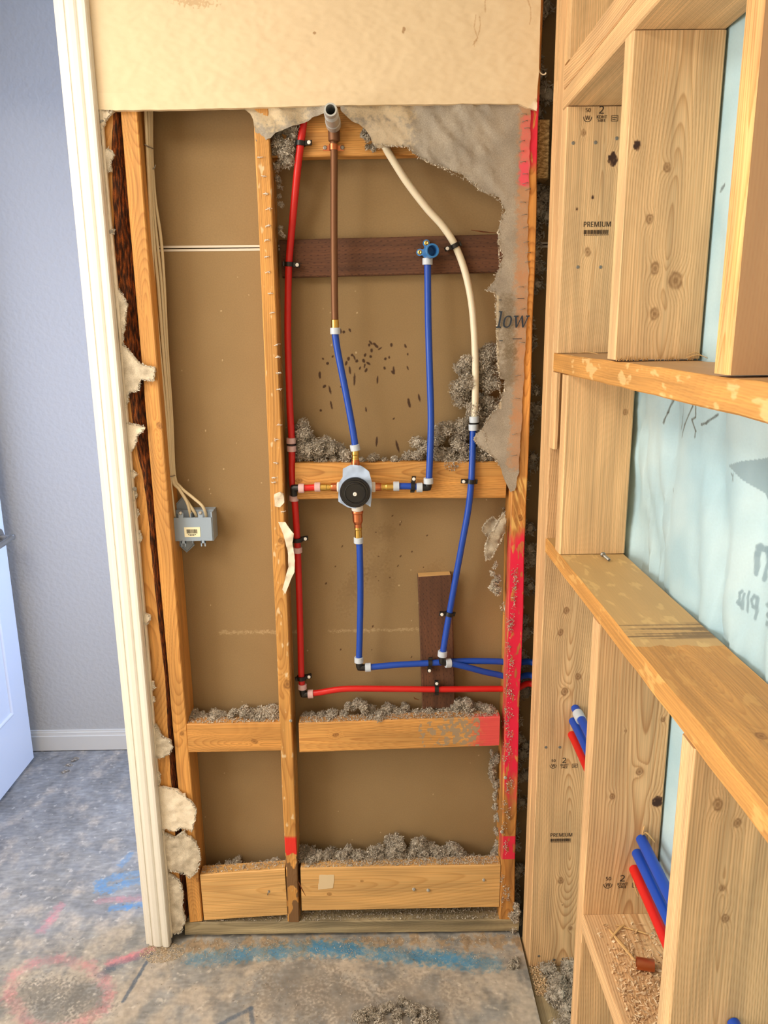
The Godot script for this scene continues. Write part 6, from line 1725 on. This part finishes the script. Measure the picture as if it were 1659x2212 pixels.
func small_things() -> void:
	var sm := staple_mesh()
	var mid: Array = [-0.2416, 2.0132, -0.2354, 1.9748, -0.233, 1.9388, -0.2294, 1.9072, -0.231, 1.8725, -0.2344, 1.8423, -0.2371, 1.807, -0.2366, 1.7743, -0.2324, 1.7282, -0.2302, 1.6856, -0.2238, 1.6145, -0.2218, 1.5864, -0.2212, 1.5506, -0.2217, 1.5135, -0.2242, 1.4305, -0.2323, 1.3956, -0.2369, 1.3402, -0.2428, 1.3045, -0.2444, 1.2932, -0.2242, 1.2212]
	for k in range(0, mid.size(), 2):
		var o := MeshInstance3D.new()
		o.mesh = sm
		o.material_override = M.tape
		o.name = numbered("staple")
		add_child(o, true)
		o.position = Vector3(mid[k], mid[k + 1], 0.002)
		o.rotation.z = rng.randf_range(-0.25, 0.35)
		tag(o, "pale staple with paper shred in the face of the middle amber stud", "staple", "staples in the middle stud")
	var rt: Array = [0.3299, 2.0932, 0.3323, 2.0795, 0.3377, 2.0657, 0.3275, 2.04, 0.3261, 2.0196, 0.3308, 1.9981, 0.3367, 1.9736, 0.3373, 1.9547, 0.3438, 1.9423, 0.3334, 1.9157, 0.3373, 1.8897, 0.3412, 1.8636, 0.3433, 1.8323, 0.3481, 1.8097, 0.3477, 1.7899, 0.3348, 1.7362, 0.3395, 1.6875, 0.3407, 1.6135, 0.3333, 1.5391, 0.3338, 1.4858, 0.3297, 1.4022, 0.3301, 1.3514]
	for k in range(0, rt.size(), 2):
		var o := MeshInstance3D.new()
		o.mesh = sm
		o.material_override = M.dull_steel
		o.name = numbered("staple")
		add_child(o, true)
		o.position = Vector3(rt[k], rt[k + 1], 0.0068)
		o.rotation.z = rng.randf_range(-0.15, 0.2)
		tag(o, "grey staple holding the torn building paper to the pink stud", "staple", "staples in the building paper")
	# torn paper shreds under the staples of the middle stud
	var g := Geo.new()
	g.colored = true
	for k in range(0, mid.size(), 2):
		for j in 7:
			g.tint = Color(0.72, 0.66, 0.55).lerp(Color(0.85, 0.80, 0.70), rng.randf())
			flake(g, Vector3(mid[k] + rng.randfn() * 0.003, mid[k + 1] + rng.randfn() * 0.0015, 0.0025), 0.0022)
	tag(put(g, "paper_shreds", M.loose), "tiny white paper shreds left under the middle stud's staples", "paper shreds", "", "stuff")
	# protruding nails and screws
	for s in [["bent nail standing out of the low left block", [-0.3124, 0.1404, 0.0, -0.3089, 0.16, 0.02, -0.3031, 0.1755, 0.03], 0.0035], ["dark screw head in the top-left drywall scrap", [-0.5766, 2.086, 0.002, -0.5741, 2.0841, 0.01], 0.005], ["screw head in the tiny scrap beside the bark", [-0.5786, 1.8632, 0.002, -0.5754, 1.862, 0.012], 0.005], ["black screw head in the trimmer above outlet-box height", [-0.5784, 1.2816, 0.0, -0.5735, 1.284, 0.012], 0.005], ["nail head high on the low block beside the pink stud", [0.2813, 0.1731, -0.002, 0.2807, 0.1764, 0.002], 0.004], ["nail head in the middle of the wide low block", [0.1288, 0.1439, -0.002, 0.1285, 0.148, 0.003], 0.0045], ["pale plug beside the nail on the wide low block", [0.0893, 0.1477, -0.002, 0.0891, 0.151, 0.002], 0.0045], ["nail head in the pink stud below the block", [0.333, 0.487, -0.002, 0.3319, 0.4908, 0.004], 0.0045], ["nail head low in the pink stud", [0.3272, 0.3231, -0.002, 0.3262, 0.3275, 0.004], 0.0045], ["screw head in the middle stud above the short block", [-0.2287, 0.6632, -0.002, -0.228, 0.6659, 0.003], 0.004]]:
		g = Geo.new()
		var p := V3(s[1])
		g.tube(p, 0.0013, 6)
		var last := p[p.size() - 1]
		var ax := (last - p[p.size() - 2]).normalized()
		g.lathe(last - ax * 0.001, ax, [[0, 0.0013], [0.0002, s[2]], [0.0016, s[2]], [0.0022, s[2] * 0.6], [0.0022, 0.0]], 12)
		tag(put(g, "nail", M.dull_steel), s[0], "nail")
	# thin wires of debris poking out beside the middle stud's broken foot
	for s in [["stiff dark splinter beside the broken foot of the middle stud", [-0.226, 0.1799, 0.0, -0.2167, 0.1658, 0.01, -0.2072, 0.1452, 0.012]], ["thin dark wire shred at the lower brown stake", [0.1052, 0.7018, -0.03, 0.0943, 0.706, -0.03, 0.0918, 0.7113, -0.03]], ["dark splinters at the right end of the brown plank", [0.2267, 1.8655, -0.05, 0.2555, 1.8612, -0.05, 0.2843, 1.8589, -0.05]]]:
		g = Geo.new()
		g.tube(V3(s[1]), PackedFloat32Array([0.0008, 0.0016, 0.0006]), 6)
		tag(put(g, "splinter", M.bark), s[0], "splinter")
	g = Geo.new()
	g.tube(curve(V3([0.358, 2.1827, 0.005, 0.361, 2.1752, 0.006, 0.3671, 2.1707, 0.006, 0.373, 2.1716, 0.006, 0.3739, 2.1742, 0.006])), 0.0014, 8)
	tag(put(g, "paper_curl", M.paper_white), "white curl of paper hanging off the cream drywall's right edge", "paper scrap")
	torn("paper_curl", "broken white corner flap at the lower right tip of the cream drywall", [0.3381, 2.105, 0.3513, 2.1229, 0.3556, 2.1139, 0.3559, 2.1048, 0.3552, 2.0976, 0.3481, 2.1013], 0.014, 0.002, M.paper_white, 0.004, 0.001, 0.004, "paper scrap")
	# things left on the framing
	var bolt := thing("screw", "loose steel screw lying on the scraped sill plate", "screw", Vector3(0.447, 1.174, 0.31))
	g = Geo.new()
	var a := Vector3(0.4783, 1.1785, 0.2586)
	var d := Vector3(0.0026, 0, 0.0624).normalized()
	g.lathe(a, d, [[0, 0.0], [0, 0.0028], [0.030, 0.0026], [0.040, 0.0003]], 10)
	for k in 12:
		g.lathe(a + d * (0.010 + k * 0.0023), d, [[0, 0.0024], [0.0008, 0.0034], [0.0016, 0.0024]], 10)
	put(g, "shank", M.steel, bolt)
	g = Geo.new()
	g.lathe(a - d * 0.003, d, [[0, 0.0], [0, 0.0055], [0.002, 0.0055], [0.0045, 0.003]], 14)
	put(g, "head", M.dull_steel, bolt)
	g = Geo.new()
	var cp := Vector3(0.4517, 0.5468, 0.6739)
	g.lathe(cp, Vector3(1, 0, 0.25), [[0.0, 0.0088], [0, 0.0105], [0.030, 0.0105], [0.030, 0.0088], [0, 0.0088]], 22)
	tag(put(g, "copper_offcut", M.copper), "short copper tube offcut lying in the sawdust", "pipe offcut")
	var chips := [["long curled shaving on the horizontal pine block", [0.43, 0.5385, 0.585, 0.44, 0.540, 0.62, 0.455, 0.538, 0.66], 0.004], ["straight shaving on the horizontal pine block near the stamped stud", [0.445, 0.5385, 0.575, 0.48, 0.539, 0.59, 0.50, 0.538, 0.60], 0.003], ["shaving crossing the others on the horizontal pine block", [0.425, 0.539, 0.61, 0.445, 0.541, 0.59, 0.462, 0.539, 0.575], 0.003], ["pale splinter lying on the brown ledge", [0.42, 1.595, 0.20, 0.43, 1.598, 0.24, 0.442, 1.595, 0.27], 0.0025], ["long splinter at the foot of the knotted stud on the ledge", [0.50, 1.596, 0.552, 0.52, 1.602, 0.556, 0.535, 1.597, 0.56], 0.0025], ["upper splinter at the foot of the knotted stud", [0.505, 1.602, 0.55, 0.52, 1.606, 0.549, 0.53, 1.600, 0.55], 0.002], ["splinter sticking up above the pipes through the stamped stud", [0.496, 0.712, 0.546, 0.500, 0.722, 0.553, 0.513, 0.708, 0.562], 0.003], ["second splinter above the pipes through the stamped stud", [0.494, 0.712, 0.546, 0.495, 0.726, 0.548, 0.496, 0.734, 0.549], 0.0025], ["peeled splinter below the red pipe on the stamped stud", [0.482, 0.625, 0.546, 0.485, 0.605, 0.552, 0.492, 0.585, 0.556], 0.003]]
	for s in chips:
		g = Geo.new()
		var pts := curve(V3(s[1]), 6)
		var rad := PackedFloat32Array()
		for k in pts.size():
			rad.append(s[2] * (1.0 - 0.6 * absf(k * 2.0 / pts.size() - 1.0)))
		g.tube(pts, rad, 6, true, 0.35)
		tag(put(g, "wood_shaving", M.splinter), s[0], "wood shaving")
	# fuzzy saw-cut fibres along the foot of the stud on the ledge
	g = Geo.new()
	for k in 46:
		var x := rng.randf_range(0.392, 0.528)
		var hgt := rng.randf_range(0.002, 0.009)
		g.tube(PackedVector3Array([Vector3(x, 1.5935, 0.545), Vector3(x + rng.randf_range(-0.003, 0.003), 1.5940 + hgt, 0.5475 + rng.randf_range(0, 0.003))]), PackedFloat32Array([0.0009, 0.0003]), 4)
	var fz := put(g, "saw_fibres", M.splinter)
	tag(fz, "frayed saw-cut fibres along the foot of the knotted stud", "wood fibres", "", "stuff")
